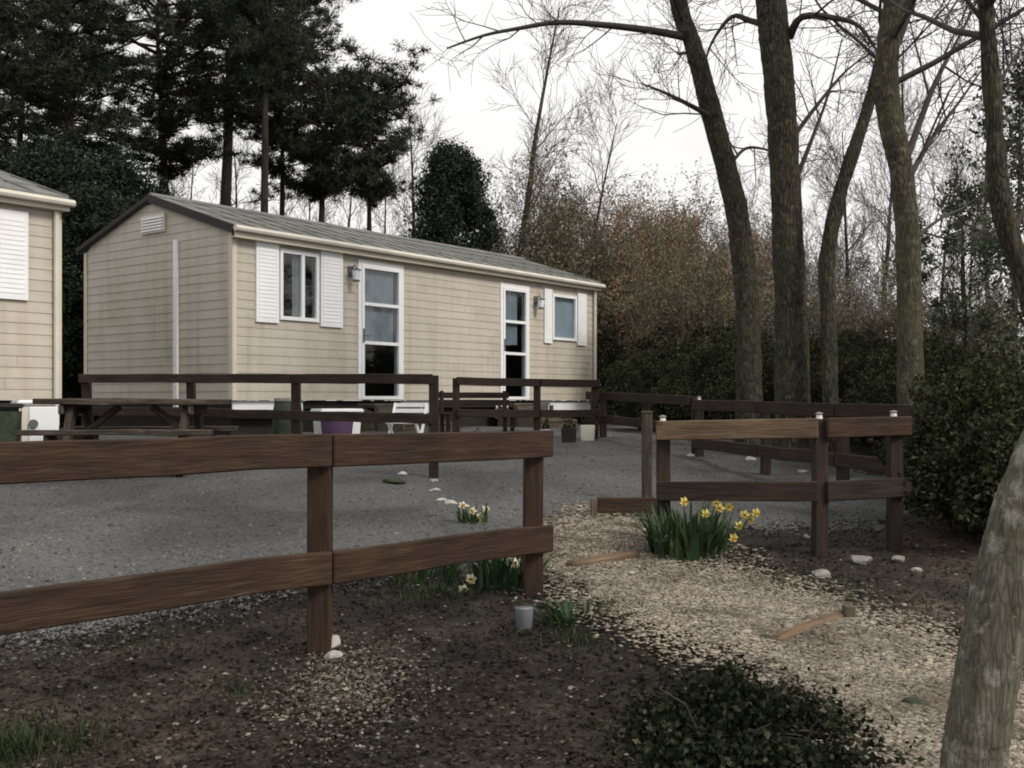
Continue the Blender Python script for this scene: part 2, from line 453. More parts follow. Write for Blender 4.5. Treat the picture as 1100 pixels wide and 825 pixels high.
# ------------------------------------------------------------------ ground, yard, path
def inside(poly, x, y):
    c = False
    n = len(poly)
    j = n - 1
    for i in range(n):
        xi, yi = poly[i]; xj, yj = poly[j]
        if (yi > y) != (yj > y) and x < (xj - xi) * (y - yi) / (yj - yi) + xi: c = not c
        j = i
    return c


def edge_dist(poly, x, y):
    best = 1e9
    n = len(poly)
    for i in range(n):
        ax, ay = poly[i]; bx, by = poly[(i + 1) % n]
        dx, dy = bx - ax, by - ay
        t = max(0, min(1, ((x - ax) * dx + (y - ay) * dy) / (dx * dx + dy * dy + 1e-9)))
        best = min(best, math.hypot(x - ax - dx * t, y - ay - dy * t))
    return best if inside(poly, x, y) else -best


def axis_coords(lo, hi, fine_lo, fine_hi, step, grow=1.25):
    a = list(np.arange(fine_lo, fine_hi + 1e-6, step))
    s = step
    while a[-1] < hi: s *= grow; a.append(min(hi, a[-1] + s))
    s = step
    while a[0] > lo: s *= grow; a.insert(0, max(lo, a[0] - s))
    return a


xs = axis_coords(-300, 300, -6, 6, .12); ys = axis_coords(-60, 400, 2.4, 13, .12)
vv = [(x, y, gz(x, y)) for y in ys for x in xs]
nx = len(xs)
ff = [(j * nx + i, j * nx + i + 1, (j + 1) * nx + i + 1, (j + 1) * nx + i) for j in range(len(ys) - 1) for i in range(nx - 1)]
me = bpy.data.meshes.new('ground'); me.from_pydata(vv, [], ff); me.update()
tag(link('ground', me, M['soil'], smooth=True), kind='structure', label='dark bare soil of the holiday park ground', cat='ground')

YARD = [tuple(gpx(*p)[:2]) for p in [(-420, 745), (-120, 720), (60, 690), (180, 665), (330, 632), (450, 612), (560, 604), (612, 585), (640, 556), (690, 560), (800, 572), (960, 566), (1010, 520)]]
YARD += [(3.6, 11.2), (2.6, 13.5), (1.6, 17), (3.0, 22), (-2, 24), (-16, 24), (-18, 8), (-6, 2.2)]
PATH = [tuple(gpx(*p)[:2]) for p in [(560, 600), (600, 575), (628, 550), (690, 566), (735, 592), (790, 618), (850, 634), (900, 652), (960, 684), (1010, 710), (1100, 736), (1230, 770)]]
PATH += [tuple(gpx(*p)[:2]) for p in [(1280, 850), (1130, 880), (1010, 835), (960, 795), (890, 748), (820, 712), (760, 694), (700, 674), (640, 645), (600, 622)]]


def sheet(name, poly, step, lift, wob, mat, fade, label):
    px = [p[0] for p in poly]; py = [p[1] for p in poly]
    gx = np.arange(min(px) - .2, max(px) + .2, step); gy = np.arange(min(py) - .2, max(py) + .2, step)
    vid = {}; v = []; f = []

    def dist(x, y):
        return edge_dist(poly, x, y) + noise.noise(Vector((x * 1.9, y * 1.9, 1))) * wob + noise.noise(Vector((x * 7, y * 7, 5))) * wob * .5
    D = [[dist(x, y) for x in gx] for y in gy]

    def vert(i, j):
        if (i, j) not in vid:
            x, y = gx[i], gy[j]
            d = D[j][i]
            h = max(-1, min(1, d / fade))
            vid[(i, j)] = len(v)
            v.append((x, y, gz(x, y) + lift * h - .004))
        return vid[(i, j)]
    for j in range(len(gy) - 1):
        for i in range(len(gx) - 1):
            if max(D[j][i], D[j][i + 1], D[j + 1][i], D[j + 1][i + 1]) > -fade * .6:
                f.append((vert(i, j), vert(i + 1, j), vert(i + 1, j + 1), vert(i, j + 1)))
    me = bpy.data.meshes.new(name); me.from_pydata(v, [], f); me.update()
    tag(link(name, me, mat, smooth=True), kind='structure', label=label, cat=name.replace('_', ' '))
    return dist


yd = sheet('gravel_yard', YARD, .14, .022, .22, M['gravel'], .25, 'grey gravel yard in front of the caravans')
pd = sheet('path', PATH, .07, .030, .12, M['path'], .16, 'pale wood chip path running past the fence opening')


def scatter(n, x0, x1, y0, y1, keep, zoff=0.0):
    out = []
    tries = 0
    while len(out) < n and tries < n * 14:
        tries += 1
        # denser near the viewer, as the eye resolves it
        y = y0 * (y1 / y0) ** random.random()
        x = random.uniform(x0, x1) * y / y1
        if keep(x, y):
            out.append((x, y, gz(x, y) + zoff))
    return np.array(out)


def soft(d, w):
    """keep with a ragged border"""
    return d > 0 or (d > -w and random.random() < (1 + d / w) ** 2 * .6)


p = scatter(52000, -9, 5.2, 3.2, 15.5, lambda x, y: soft(yd(x, y), .45), .016)
tag(link('gravel', pebble_mesh('gravel', p, .0098), M['pebble']), kind='stuff', label='loose grey gravel stones on the yard', cat='gravel')
p = scatter(62000, -1.2, 6.2, 2.9, 9.6, lambda x, y: soft(pd(x, y), .5), .029)
tag(link('wood_chips', pebble_mesh('wood_chips', p, .0080, flat=.35, long=1.9), M['chip']), kind='stuff', label='pale wood chips covering the path', cat='wood chips')
p = scatter(32000, -8, 8, 2.6, 13, lambda x, y: (yd(x, y) < .12 or random.random() < .05) and (pd(x, y) < .06 or random.random() < .30), .022)
ax = np.tile(np.array([[0., 0, 0]]), (len(p), 1))
lm = leaf_mesh('leaf_litter', p, .030, .019, fold=.3)
v = np.empty(len(lm.vertices) * 3, np.float32); lm.vertices.foreach_get('co', v); v = v.reshape(-1, 4, 3)
c = v.mean(1, keepdims=True); v[:, :, 2:] = c[:, :, 2:] + (v[:, :, 2:] - c[:, :, 2:]) * .35
lm.vertices.foreach_set('co', v.ravel()); lm.update()
tag(link('leaf_litter', lm, M['litter']), kind='stuff', label='dead brown leaves and debris strewn over the soil', cat='leaf litter')
p = scatter(14000, -8, 8, 2.6, 12, lambda x, y: yd(x, y) < .3 and pd(x, y) < .1, .010)
tag(link('soil_clods', pebble_mesh('soil_clods', p, .0095, flat=.7), M['soil']), kind='stuff', label='small crumbs and clods of dark earth', cat='soil')
# pale grit that spills off the yard near the middle fence post
gc = gpx(372, 735)
p = scatter(3600, -2.0, .8, 3.4, 5.4, lambda x, y: random.random() < math.exp(-((x - gc.x) / .22) ** 2 - ((y - gc.y) / .42) ** 2), .012)
tag(link('pale_grit', pebble_mesh('pale_grit', p, .0075, flat=.5), M['grit']), kind='stuff', label='patch of pale sandy grit on the soil by the fence post', cat='grit')


# ------------------------------------------------------------------ timber
def timber(name, p0, p1, w, h, mat, parent, origin=Vector((0, 0, 0)), roll=0.0, bev=.006, warp=.004):
    """a sawn length of wood from p0 to p1; w across, h high"""
    p0, p1 = Vector(p0), Vector(p1)
    d = p1 - p0
    L = d.length
    x = d.normalized()
    upv = Vector((0, 0, 1)) if abs(x.z) < .9 else Vector((0, 1, 0))
    y = upv.cross(x).normalized()
    z = x.cross(y)
    R = Matrix((x, y, z)).transposed().to_4x4() @ Matrix.Rotation(roll, 4, 'X')
    bm = bmesh.new()
    n = max(1, int(L / .35))
    secs = []
    for i in range(n + 1):
        t = i / n
        ox, oz = (random.gauss(0, warp), random.gauss(0, warp)) if 0 < i < n else (0, 0)
        secs.append([bm.verts.new((t * L, sy * w / 2 + ox, sz * h / 2 + oz)) for sy, sz in ((-1, -1), (1, -1), (1, 1), (-1, 1))])
    for i in range(n):
        for k in range(4):
            bm.faces.new((secs[i][k], secs[i + 1][k], secs[i + 1][(k + 1) % 4], secs[i][(k + 1) % 4]))
    bm.faces.new(secs[0]); bm.faces.new(list(reversed(secs[-1])))
    bmesh.ops.recalc_face_normals(bm, faces=bm.faces)
    es = [e for e in bm.edges if e.calc_face_angle(0) > .5]
    bmesh.ops.bevel(bm, geom=es, offset=bev, segments=1, affect='EDGES')
    me = bpy.data.meshes.new(name); bm.to_mesh(me); bm.free()
    # shift the grain so that no two pieces match
    o = link(name, me, mat, parent)
    sh = random.uniform(0, 30)
    me.transform(Matrix.Translation((sh, 0, 0)))
    o.matrix_local = Matrix.Translation(p0 - origin) @ R @ Matrix.Translation((-sh, 0, 0))
    return o


def fence(name, label, posts, rails, mat, pw=.09, rail_mats=None, group=None, toward=-1, rail_d=.04):
    """posts: (point on the ground, top height); rails: (p0, p1, height of the board)"""
    org = posts[0][0].copy()
    root = empty(name, org, label, 'fence', group)
    for g, top in posts:
        timber('post', (g.x, g.y, g.z - .15), (g.x, g.y, top), pw, pw, mat, root, org, roll=random.uniform(-.1, .1))
    for i, (a, b, h) in enumerate(rails):
        a, b = Vector(a), Vector(b)
        n = Vector((0, 0, 1)).cross((b - a)).normalized()
        if n.y * toward < 0: n = -n
        off = n * (pw / 2 + rail_d / 2 + .004)
        timber('rail', a + off, b + off, rail_d, h, (rail_mats or {}).get(i, mat), root, org)
    return root


def line_fence(name, label, pts, tops, low, h, mat, ext=(0, 0), pw=.09, rail_mats=None, group=None):
    """pts ground points of the posts; tops z of the top rail's upper edge at each post; low: how far below the lower rail lies"""
    posts = [(p, t - .012) for p, t in zip(pts, tops)]
    rails = []
    for i in range(len(pts) - 1):
        a = Vector((pts[i].x, pts[i].y, tops[i] - h / 2)); b = Vector((pts[i + 1].x, pts[i + 1].y, tops[i + 1] - h / 2))
        d = (b - a).normalized()
        if i == 0: a = a - d * ext[0]
        if i == len(pts) - 2: b = b + d * ext[1]
        j = d * .004
        rails.append((a + (j if i else d * 0), b - (j if i < len(pts) - 2 else d * 0), h))
        rails.append((a + (j if i else d * 0) - Vector((0, 0, low)), b - (j if i < len(pts) - 2 else d * 0) - Vector((0, 0, low)), h))
    return fence(name, label, posts, rails, mat, pw=pw, rail_mats=rail_mats, group=group)


def gp(x, y): return Vector((x, y, gz(x, y)))


GF = 'brown post and rail fences round the yard'
pm = at(344, 4.66, 430); pe = at(573, 5.70, 430)
stp = Vector((pe.x - pm.x, pe.y - pm.y, 0))
P = [gp(pm.x - stp.x * 1.12, pm.y - stp.y * 1.12), gp(pm.x, pm.y), gp(pe.x, pe.y)]
P.insert(0, gp(P[0].x - stp.x, P[0].y - stp.y))
zt = CZ - .145
line_fence('rail_fence', 'nearest reddish brown two rail fence, running from the left edge to the path opening', P, [zt + .01, zt + .005, zt, zt - .012], .505, .142, M['fence'], ext=(0, .06), pw=.1, group=GF)

# right-hand stretch with the pale top board
q = [(712, 7.05, 452), (880, 6.75, 449), (960, 6.95, 447)]
P = [gp(at(x, d, 430).x, d) for x, d, y in q]; T = [at(x, d, y).z for x, d, y in q]
rf = line_fence('rail_fence', 'short two rail fence with a pale weathered top board, behind the daffodils', P, T, .395, .125, M['fence_old'], ext=(.03, .08), pw=.085, rail_mats={0: M['fence_pale'], 2: M['fence']}, group=GF)
solar_tops = [(P[0], T[0]), (P[1], T[1]), (P[2], T[2])]

# yard fence in front of the long caravan
q = [(93, 12.5, 402), (205, 12.1, 402), (318, 11.4, 402), (466, 10.4, 402)]
P = [gp(at(x, d, 430).x, d) for x, d, y in q]; T = [at(x, d, y).z for x, d, y in q]
line_fence('rail_fence', 'dark two rail fence behind the picnic table, below the shuttered window', P, T, .385, .10, M['fence_old'], ext=(.05, .03), group=GF)
q = [(490, 13.4, 405), (577, 13.9, 407), (639, 14.4, 408)]
P = [gp(at(x, d, 430).x, d) for x, d, y in q]; T = [at(x, d, y).z for x, d, y in q]
line_fence('rail_fence', 'dark two rail fence standing in front of the far glazed door', P, T, .40, .10, M['fence_old'], ext=(.02, .03), group=GF)
# from the far end of the caravan round the right side of the yard
q = [(648, 14.6, 421), (694, 13.4, 423), (747, 12.2, 425)]
P = [gp(at(x, d, 430).x, d) for x, d, y in q]; T = [at(x, d, y).z for x, d, y in q]
line_fence('rail_fence', 'dark two rail fence past the far end of the caravan, against the scrub', P, T, .31, .11, M['fence_old'], ext=(.4, 0), group=GF)
q = [(751, 12.1, 429), (822, 10.6, 431), (905, 9.3, 433), (1010, 8.2, 436)]
P = [gp(at(x, d, 430).x, d) for x, d, y in q]; T = [at(x, d, y).z for x, d, y in q]
line_fence('rail_fence', 'low dark fence slanting away behind the pale topped fence', P, T, .43, .12, M['fence_old'], ext=(0, .05), group=GF)
back_solar = [(P[0], T[0])]
# single old post beside the opening
g = gpx(695, 543)
r = empty('gate_post', g, 'weathered square gate post standing free beside the pale topped fence', 'post')
timber('post', (g.x, g.y, g.z - .1), (g.x, g.y, at(695, g.y, 444).z), .08, .08, M['table_wood'], r, g)
timber('post_cap', (g.x - .043, g.y, at(695, g.y, 444).z + .0095), (g.x + .043, g.y, at(695, g.y, 444).z + .0095), .09, .018, M['step_wood'], r, g, bev=.003)

# little solar lamps on the posts
LAB = ['small white solar lamp on the end post of the pale topped fence', 'small white solar lamp on the middle post of the pale topped fence', 'small white solar lamp on the bush end post of the pale topped fence', 'small solar lamp on the corner post of the far dark fence']
for (pp, tt), lb in zip(solar_tops + back_solar, LAB):
    r = empty('solar_lamp', (pp.x, pp.y, tt - .011), lb, 'lamp', 'solar lamps on fence posts')
    m = MB(); m.tube([(0, 0, 0), (0, 0, .006), (0, 0, .03), (0, 0, .034)], [.012, .022, .018, .012], 10); m.build('lamp_body', M['solar'], r)
    m = MB(); m.tube([(0, 0, .0345), (0, 0, .039), (0, 0, .048)], [.022, .028, .008], 10); m.build('lamp_cap', M['stone'], r)


# ------------------------------------------------------------------ caravans
ANG = math.atan2(1, .773)
LEN, WID = 9.06, 3.71
EAVE, RISE = 2.38, .60


def clad(mb, rows, uspan, opens, swap, pitch=.128, out=1):
    """lapped boards. uspan(z)->(u0,u1); swap: False for the long wall (u=x, face towards -y), True for the gable (u=y, face towards -x)"""
    z0, z1 = rows
    rj = random.Random(4)
    n = int(math.ceil((z1 - z0) / pitch))
    for i in range(n):
        a = z0 + i * pitch; b = min(z1, a + pitch)
        ju = rj.uniform(.8, 3.6)
        joints = [ju + k * 3.66 for k in range(3)] if not swap else [rj.uniform(.6, 3.0)]
        cuts = sorted({a, b} | {z for o in opens for z in o[2:4] if a + 1e-4 < z < b - 1e-4})
        for za, zb in zip(cuts, cuts[1:]):
            ofa = -.020 + (za - a) / pitch * .0075; ofb = -.020 + (zb - a) / pitch * .0075
            ua, ub = uspan(za), uspan(zb)
            blocks = [(o[0], o[1]) for o in opens if o[2] < (za + zb) / 2 < o[3]]
            blocks = sorted(blocks + [(j, j + .004) for j in joints if ua[0] + .5 < j < ua[1] - .5 and ub[0] + .3 < j < ub[1] - .3 and not any(p - .15 < j < q + .15 for p, q in blocks)])
            edges = [None]
            for bl in blocks: edges += [bl[0], bl[1]]
            edges.append(None)
            for k in range(0, len(edges), 2):
                s, e = edges[k], edges[k + 1]
                s0, s1 = (ua[0], ub[0]) if s is None else (s, s)
                e0, e1 = (ua[1], ub[1]) if e is None else (e, e)
                if e0 - s0 < .01: continue
                if e1 - s1 < .005: s1 = e1 = (s1 + e1) / 2; e1 += .003
                # x,y,z corners: lower outer, upper outer, back
                if not swap:
                    c = [(s0, ofa, za), (e0, ofa, za), (e0, .05, za), (s0, .05, za), (s1, ofb, zb), (e1, ofb, zb), (e1, .05, zb), (s1, .05, zb)]
                else:
                    c = [(ofa, e0, za), (ofa, s0, za), (.05, s0, za), (.05, e0, za), (ofb, e1, zb), (ofb, s1, zb), (.05, s1, zb), (.05, e1, zb)]
                mb.hexa(c)


def wall_u(px, base=(-3.86, 14.8)):
    k = (px - 550) / F
    t = (-base[0] + k * base[1]) / (.773 - k)
    return t * 1.264, base[1] + t


def wz(px, py):
    """height above the caravan floor of a photo pixel on the long wall"""
    u, d = wall_u(px)
    return (YH - py) / F * d


def caravan(name, label, org, opens_spec, gable, extras=None):
    root = empty(name, (org[0], org[1], CZ), label, 'caravan', rz=ANG)
    opens = [(o['u0'], o['u1'], o['z0'], o['z1']) for o in opens_spec]
    w = MB()
    clad(w, (0, EAVE), lambda z: (0, LEN), opens, False)
    front = w.build('wall', M['siding'], root)

    def gspan(z):
        t = max(0, (z - EAVE)) / RISE * WID / 2
        return (0.0 + t, WID - t)
    for u, sgn in ((0, 1), (LEN, -1)):
        g = MB()
        clad(g, (0, EAVE + RISE - .06), gspan, [], True)
        if sgn < 0: g.v = [(-x, y, z) for x, y, z in g.v]; g.f = [tuple(reversed(q)) for q in g.f]
        g.v = [(x + u + (.001 if sgn > 0 else -.001), y, z) for x, y, z in g.v]
        g.build('gable_wall', M['siding'], root)
    b = MB(); b.box(.06, LEN - .06, WID - .04, WID + .01, 0, EAVE)
    b.build('back_wall', M['siding'], root)
    fl = MB(); fl.box(.08, LEN - .08, .07, WID - .06, -.12, -.006)
    fl.build('chassis', M['dark'], root)
    inn = MB(); inn.box(.10, LEN - .10, 1.55, 1.60, .004, EAVE - .05); inn.box(.1, LEN - .1, .09, 1.5, EAVE - .06, EAVE - .03); inn.box(.1, LEN - .1, .09, 1.5, .003, .03)
    inn.build('interior_partition', M['interior'], root)
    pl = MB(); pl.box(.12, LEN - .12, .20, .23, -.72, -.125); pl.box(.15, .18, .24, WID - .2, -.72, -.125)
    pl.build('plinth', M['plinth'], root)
    # roof: two thin slabs with lapped ribs, over-hanging the gables
    oh, oe = .07, .12
    sl = RISE / (WID / 2)
    zr = EAVE + RISE + .02

    def slab(y0, y1, z0, z1):
        m = MB()
        n = 3
        for i in range(n):
            a, bb = i / n, (i + 1) / n
            ya, yb = y0 + (y1 - y0) * a, y0 + (y1 - y0) * bb
            za, zb = z0 + (z1 - z0) * a, z0 + (z1 - z0) * bb
            s = math.copysign(1, y1 - y0)
            m.hexa([(-oh, ya, za), (LEN + oh, ya, za), (LEN + oh, yb, zb), (-oh, yb, zb),
                    (-oh, ya, za + .055), (LEN + oh, ya, za + .055), (LEN + oh, yb - s * .002, zb + .035), (-oh, yb - s * .002, zb + .035)])
        rf = m.build('roof', M['roof'], root)
        seams = MB()
        k = -oh + .35
        while k < LEN + oh:
            seams.hexa([(k, y0, z0 + .053), (k + .025, y0, z0 + .053), (k + .025, y1, z1 + .04), (k, y1, z1 + .04),
                        (k, y0, z0 + .07), (k + .025, y0, z0 + .07), (k + .025, y1, z1 + .058), (k, y1, z1 + .058)])
            k += .42
        seams.build('roof_seams', M['roof'], rf)
    slab(-oe, WID / 2, EAVE - sl * oe + .02, zr)
    slab(WID + oe, WID / 2 + .004, EAVE - sl * oe + .02, zr)
    rc = MB(); rc.tube([(-oh, WID / 2, zr + .04), (LEN + oh, WID / 2, zr + .04)], [.045, .045], 8); rc.build('ridge_cap', M['roof'], root)
    # dark verge boards along the gables
    for x0 in (-oh - .034, LEN + oh + .004):
        for y0, y1 in ((-oe, WID / 2), (WID + oe, WID / 2)):
            m = MB()
            z0 = EAVE - sl * oe
            bt, bb_ = (.072, .05) if y0 < 0 else (.07, .0)
            m.hexa([(x0, y0, z0 - bb_), (x0 + .03, y0, z0 - bb_), (x0 + .03, y1, zr - bb_ - .02), (x0, y1, zr - bb_ - .02),
                    (x0, y0, z0 + bt), (x0 + .03, y0, z0 + bt), (x0 + .03, y1, zr + bt - .02), (x0, y1, zr + bt - .02)])
            m.build('bargeboard', M['dark'], root)
    # fascia, soffit and gutter of the long side
    m = MB(); m.box(-oh, LEN + oh, -oe - .024, -oe - .003, EAVE - sl * oe - .10, EAVE - sl * oe + .03); m.box(-oh, LEN + oh, -oe, -.024, EAVE - sl * oe - .10, EAVE - sl * oe - .085)
    m.build('fascia', M['trim'], root)
    m = MB(); m.tube([(-oh - .03, -oe - .065, EAVE - .02), (LEN + oh + .03, -oe - .065, EAVE - .05)], [.042, .042], 8)
    m.build('gutter', M['offwhite'], root)
    m = MB(); m.tube([(LEN - .05, -.06, EAVE - .1), (LEN - .05, -.06, -.3)], [.033, .033], 8); m.build('drainpipe', M['offwhite'], root)
    # corner trims
    for x in (-.03, LEN - .045):
        m = MB(); m.box(x, x + .075, -.034, -.0215, 0, EAVE - .1)
        m.build('corner_trim', M['trim'], root)
    m = MB(); m.box(-.034, -.0215, -.02, .055, 0, EAVE - .06); m.build('corner_trim', M['trim'], root)
    m = MB(); m.box(-.034, -.0215, WID - .07, WID, 0, EAVE - .04); m.build('corner_trim', M['trim'], root)
    # gable fittings
    if gable:
        m = MB(); m.box(-.055, -.022, gable['pipe'] - .045, gable['pipe'] + .045, -.1, EAVE - .05); m.build('gable_cover_strip', M['white'], root)
        vb = MB()
        y0, y1, z0, z1 = gable['vent']
        vb.box(-.05, -.022, y0, y1, z0, z1)
        vent = vb.build('vent', M['offwhite'], root)
        vb = MB()
        for k in range(5):
            zz = z0 + .03 + k * (z1 - z0 - .05) / 5
            vb.hexa([(-.068, y0 + .03, zz), (-.051, y0 + .03, zz + .02), (-.051, y1 - .03, zz + .02), (-.068, y1 - .03, zz), (-.068, y0 + .03, zz + .008), (-.051, y0 + .03, zz + .028), (-.051, y1 - .03, zz + .028), (-.068, y1 - .03, zz + .008)])
        vb.build('louvres', M['white'], vent)
    # windows and doors
    for o in opens_spec:
        u0, u1, z0, z1 = o['u0'], o['u1'], o['z0'], o['z1']
        fw = .055
        m = MB()
        m.box(u0 + .002, u0 + fw, -.045, .06, z0, z1); m.box(u1 - fw, u1 - .002, -.045, .06, z0, z1)
        m.box(u0 + fw, u1 - fw, -.045, .06, z1 - fw, z1 - .002); m.box(u0 + fw, u1 - fw, -.05, .06, z0 + .002, z0 + fw)
        for bz in o.get('bars', []): m.box(u0 + fw, u1 - fw, -.038, .03, bz - .025, bz + .025)
        for bu in o.get('mull', []): m.box(bu - .03, bu + .03, -.04, .05, z0 + fw, z1 - fw)
        if o['kind'] == 'door':
            m.box(u0 - .07, u0, -.032, -.0215, z0, z1 + .07); m.box(u1, u1 + .07, -.032, -.0215, z0, z1 + .07); m.box(u0, u1, -.032, -.0215, z1, z1 + .07)
        w = m.build(o['kind'], M['white'], root)
        zz = [z0 + fw] + sorted(o.get('bars', [])) + [z1 - fw]
        for a, bb in zip(zz, zz[1:]):
            m = MB(); m.box(u0 + fw, u1 - fw, -.006, .002, a + (.02 if a > z0 + fw else 0), bb - (.02 if bb < z1 - fw else 0)); m.build('pane', M['glass'], w)
        if o['kind'] == 'door':
            m = MB(); hz = z0 + 1.0
            m.box(u0 + .012, u0 + .042, -.058, -.046, hz - .11, hz + .11); m.tube([(u0 + .027, -.05, hz), (u0 + .027, -.095, hz), (u0 + .13, -.10, hz)], [.01, .01, .009], 6)
            m.build('handle', M['lantern'], w)
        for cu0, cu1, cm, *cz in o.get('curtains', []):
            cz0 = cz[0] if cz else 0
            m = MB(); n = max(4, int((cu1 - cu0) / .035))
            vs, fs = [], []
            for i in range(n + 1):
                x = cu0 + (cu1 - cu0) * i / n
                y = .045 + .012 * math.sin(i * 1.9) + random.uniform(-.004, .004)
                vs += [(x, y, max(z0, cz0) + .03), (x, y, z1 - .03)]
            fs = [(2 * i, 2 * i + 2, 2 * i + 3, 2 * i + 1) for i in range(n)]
            m.add(vs, fs); m.build('curtain', cm, w)  # blue and grey sheets carry painted sky reflections; the others are cloth curtains
        for s0, s1 in o.get('shutters', []):
            m = MB(); a, bb = o['sz']
            m.box(s0, s1, -.052, -.0225, a, bb)
            sh = m.build('shutter', M['white'], root)
            m = MB()
            for k in range(int((bb - a - .12) / .055)):
                z = a + .07 + k * .055
                m.hexa([(s0 + .045, -.056, z), (s1 - .045, -.056, z), (s1 - .045, -.0525, z + .03), (s0 + .045, -.0525, z + .03), (s0 + .045, -.057, z + .008), (s1 - .045, -.057, z + .008), (s1 - .045, -.0525, z + .052), (s0 + .045, -.0525, z + .052)])
            m.build('shutter_slats', M['white'], sh)
    for u, z in (extras or {}).get('lanterns', []):
        m = MB(); m.box(u - .05, u + .05, -.045, -.0215, z - .06, z + .10); m.tube([(u, -.045, z + .06), (u, -.13, z + .11), (u, -.16, z + .06)], [.012, .012, .012], 6)
        m.tube([(u, -.16, z + .06), (u, -.16, z + .035), (u, -.16, z + .03)], [.02, .085, .085], 8); m.tube([(u, -.16, z - .15), (u, -.16, z - .12)], [.05, .055], 8)
        ln = m.build('wall_lantern', M['lantern'], root)
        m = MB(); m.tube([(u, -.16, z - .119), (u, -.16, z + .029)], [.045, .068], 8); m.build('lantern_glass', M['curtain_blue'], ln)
    for u0, u1, z0, z1 in (extras or {}).get('skirts', []):
        m = MB(); m.box(u0, u1, .04, .06, z0, z1); m.build('skirting_panel', M['white'], root)
    return root


def U(px): return wall_u(px)[0]


w1 = dict(kind='window', u0=U(299), u1=U(341), z0=wz(320, 345), z1=wz(320, 270), sz=(wz(320, 349), wz(320, 266)), mull=[U(324)],
          shutters=[(U(273), U(297.5)), (U(342.5), U(366))], curtains=[(U(316), U(327), M['curtain']), (U(338), U(342), M['curtain'])])
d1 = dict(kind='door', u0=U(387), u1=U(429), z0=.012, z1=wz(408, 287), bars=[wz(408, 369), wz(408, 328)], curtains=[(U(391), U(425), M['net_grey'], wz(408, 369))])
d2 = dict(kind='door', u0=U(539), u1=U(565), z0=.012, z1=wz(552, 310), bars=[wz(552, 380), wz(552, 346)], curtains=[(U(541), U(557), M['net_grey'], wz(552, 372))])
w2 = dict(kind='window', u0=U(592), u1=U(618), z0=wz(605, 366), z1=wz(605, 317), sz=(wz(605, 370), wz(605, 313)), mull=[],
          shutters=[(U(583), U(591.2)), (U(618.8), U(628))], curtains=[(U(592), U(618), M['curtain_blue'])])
gab = dict(pipe=1.26, vent=(WID / 2 - .33, WID / 2 + .27, EAVE + .10, EAVE + .37))
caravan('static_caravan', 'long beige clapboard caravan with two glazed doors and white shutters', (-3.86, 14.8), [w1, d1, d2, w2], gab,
        dict(lanterns=[(U(375), wz(375, 293)), (U(574), wz(574, 324))], skirts=[(.03, .95, -.24, -.01), (1.0, 1.3, -.30, -.01), (5.9, 6.25, -.33, -.01), (7.2, 9.0, -.30, -.01), (3.4, 4.1, -.32, -.01)]))
ob = (-5.4 - LEN * .6116, 12.73 - LEN * .7912)


def U2(px):
    k = (px - 550) / F
    t = (-ob[0] + k * ob[1]) / (.773 - k)
    return t * 1.264


def z2(px, py): return (YH - py) / F * (ob[1] + U2(px) / 1.264)


w3 = dict(kind='window', u0=U2(-75), u1=U2(-8), z0=z2(15, 319), z1=z2(15, 232), sz=(z2(15, 322), z2(15, 227)), mull=[], shutters=[(U2(-6.5), U2(28)), (U2(-120), U2(-77))], curtains=[(U2(-75), U2(-50), M['curtain'])])
caravan('static_caravan', 'beige clapboard caravan cut off by the left edge, one white shutter showing', ob, [w3], gab,
        dict(skirts=[(6.3, 8.0, -.42, -.01)]))

# steps up to the two doors
CR = Matrix.Rotation(ANG, 4, 'Z')


def wallpt(u, out, z=0.0):
    v = CR @ Vector((u, -out, 0))
    return Vector((-3.86 + v.x, 14.8 + v.y, z))


for uc, lb in (((d1['u0'] + d1['u1']) / 2, 'wooden entrance steps below the nearer glazed door'), ((d2['u0'] + d2['u1']) / 2, 'wooden entrance steps below the far glazed door')):
    b = wallpt(uc, .45); gzv = gz(b.x, b.y)
    r = empty('door_steps', (b.x, b.y, gzv), lb, 'steps', 'steps at the caravan doors', rz=ANG)
    H = CZ - .05 - gzv
    for i, (y0, y1, zt_) in enumerate(((.02, .40, H), (-.28, .01, H * .66), (-.58, -.29, H * .33))):
        m = MB()
        for k in range(3): m.box(-.55, .55, y0 + (y1 - y0) * k / 3 + .004, y0 + (y1 - y0) * (k + 1) / 3 - .004, zt_ - .035, zt_)
        m.build('tread', M['step_wood'], r)
        m = MB(); m.box(-.52, .52, y0 + .02, y0 + .045, zt_ - H * .33, zt_ - .038); m.build('riser', M['step_wood'], r)
    for x in (-.56, .525):
        m = MB(); m.hexa([(x, -.58, -.05), (x + .035, -.58, -.05), (x + .035, .39, -.05), (x, .39, -.05), (x, -.58, H * .29), (x + .035, -.58, H * .29), (x + .035, .39, H - .04), (x, .39, H - .04)])
        m.build('stringer', M['step_wood'], r)
    for x in (-.53, .53):
        m = MB(); m.box(x - .03, x + .03, -.05, .01, -.03, H - .04); m.build('leg', M['step_wood'], r)


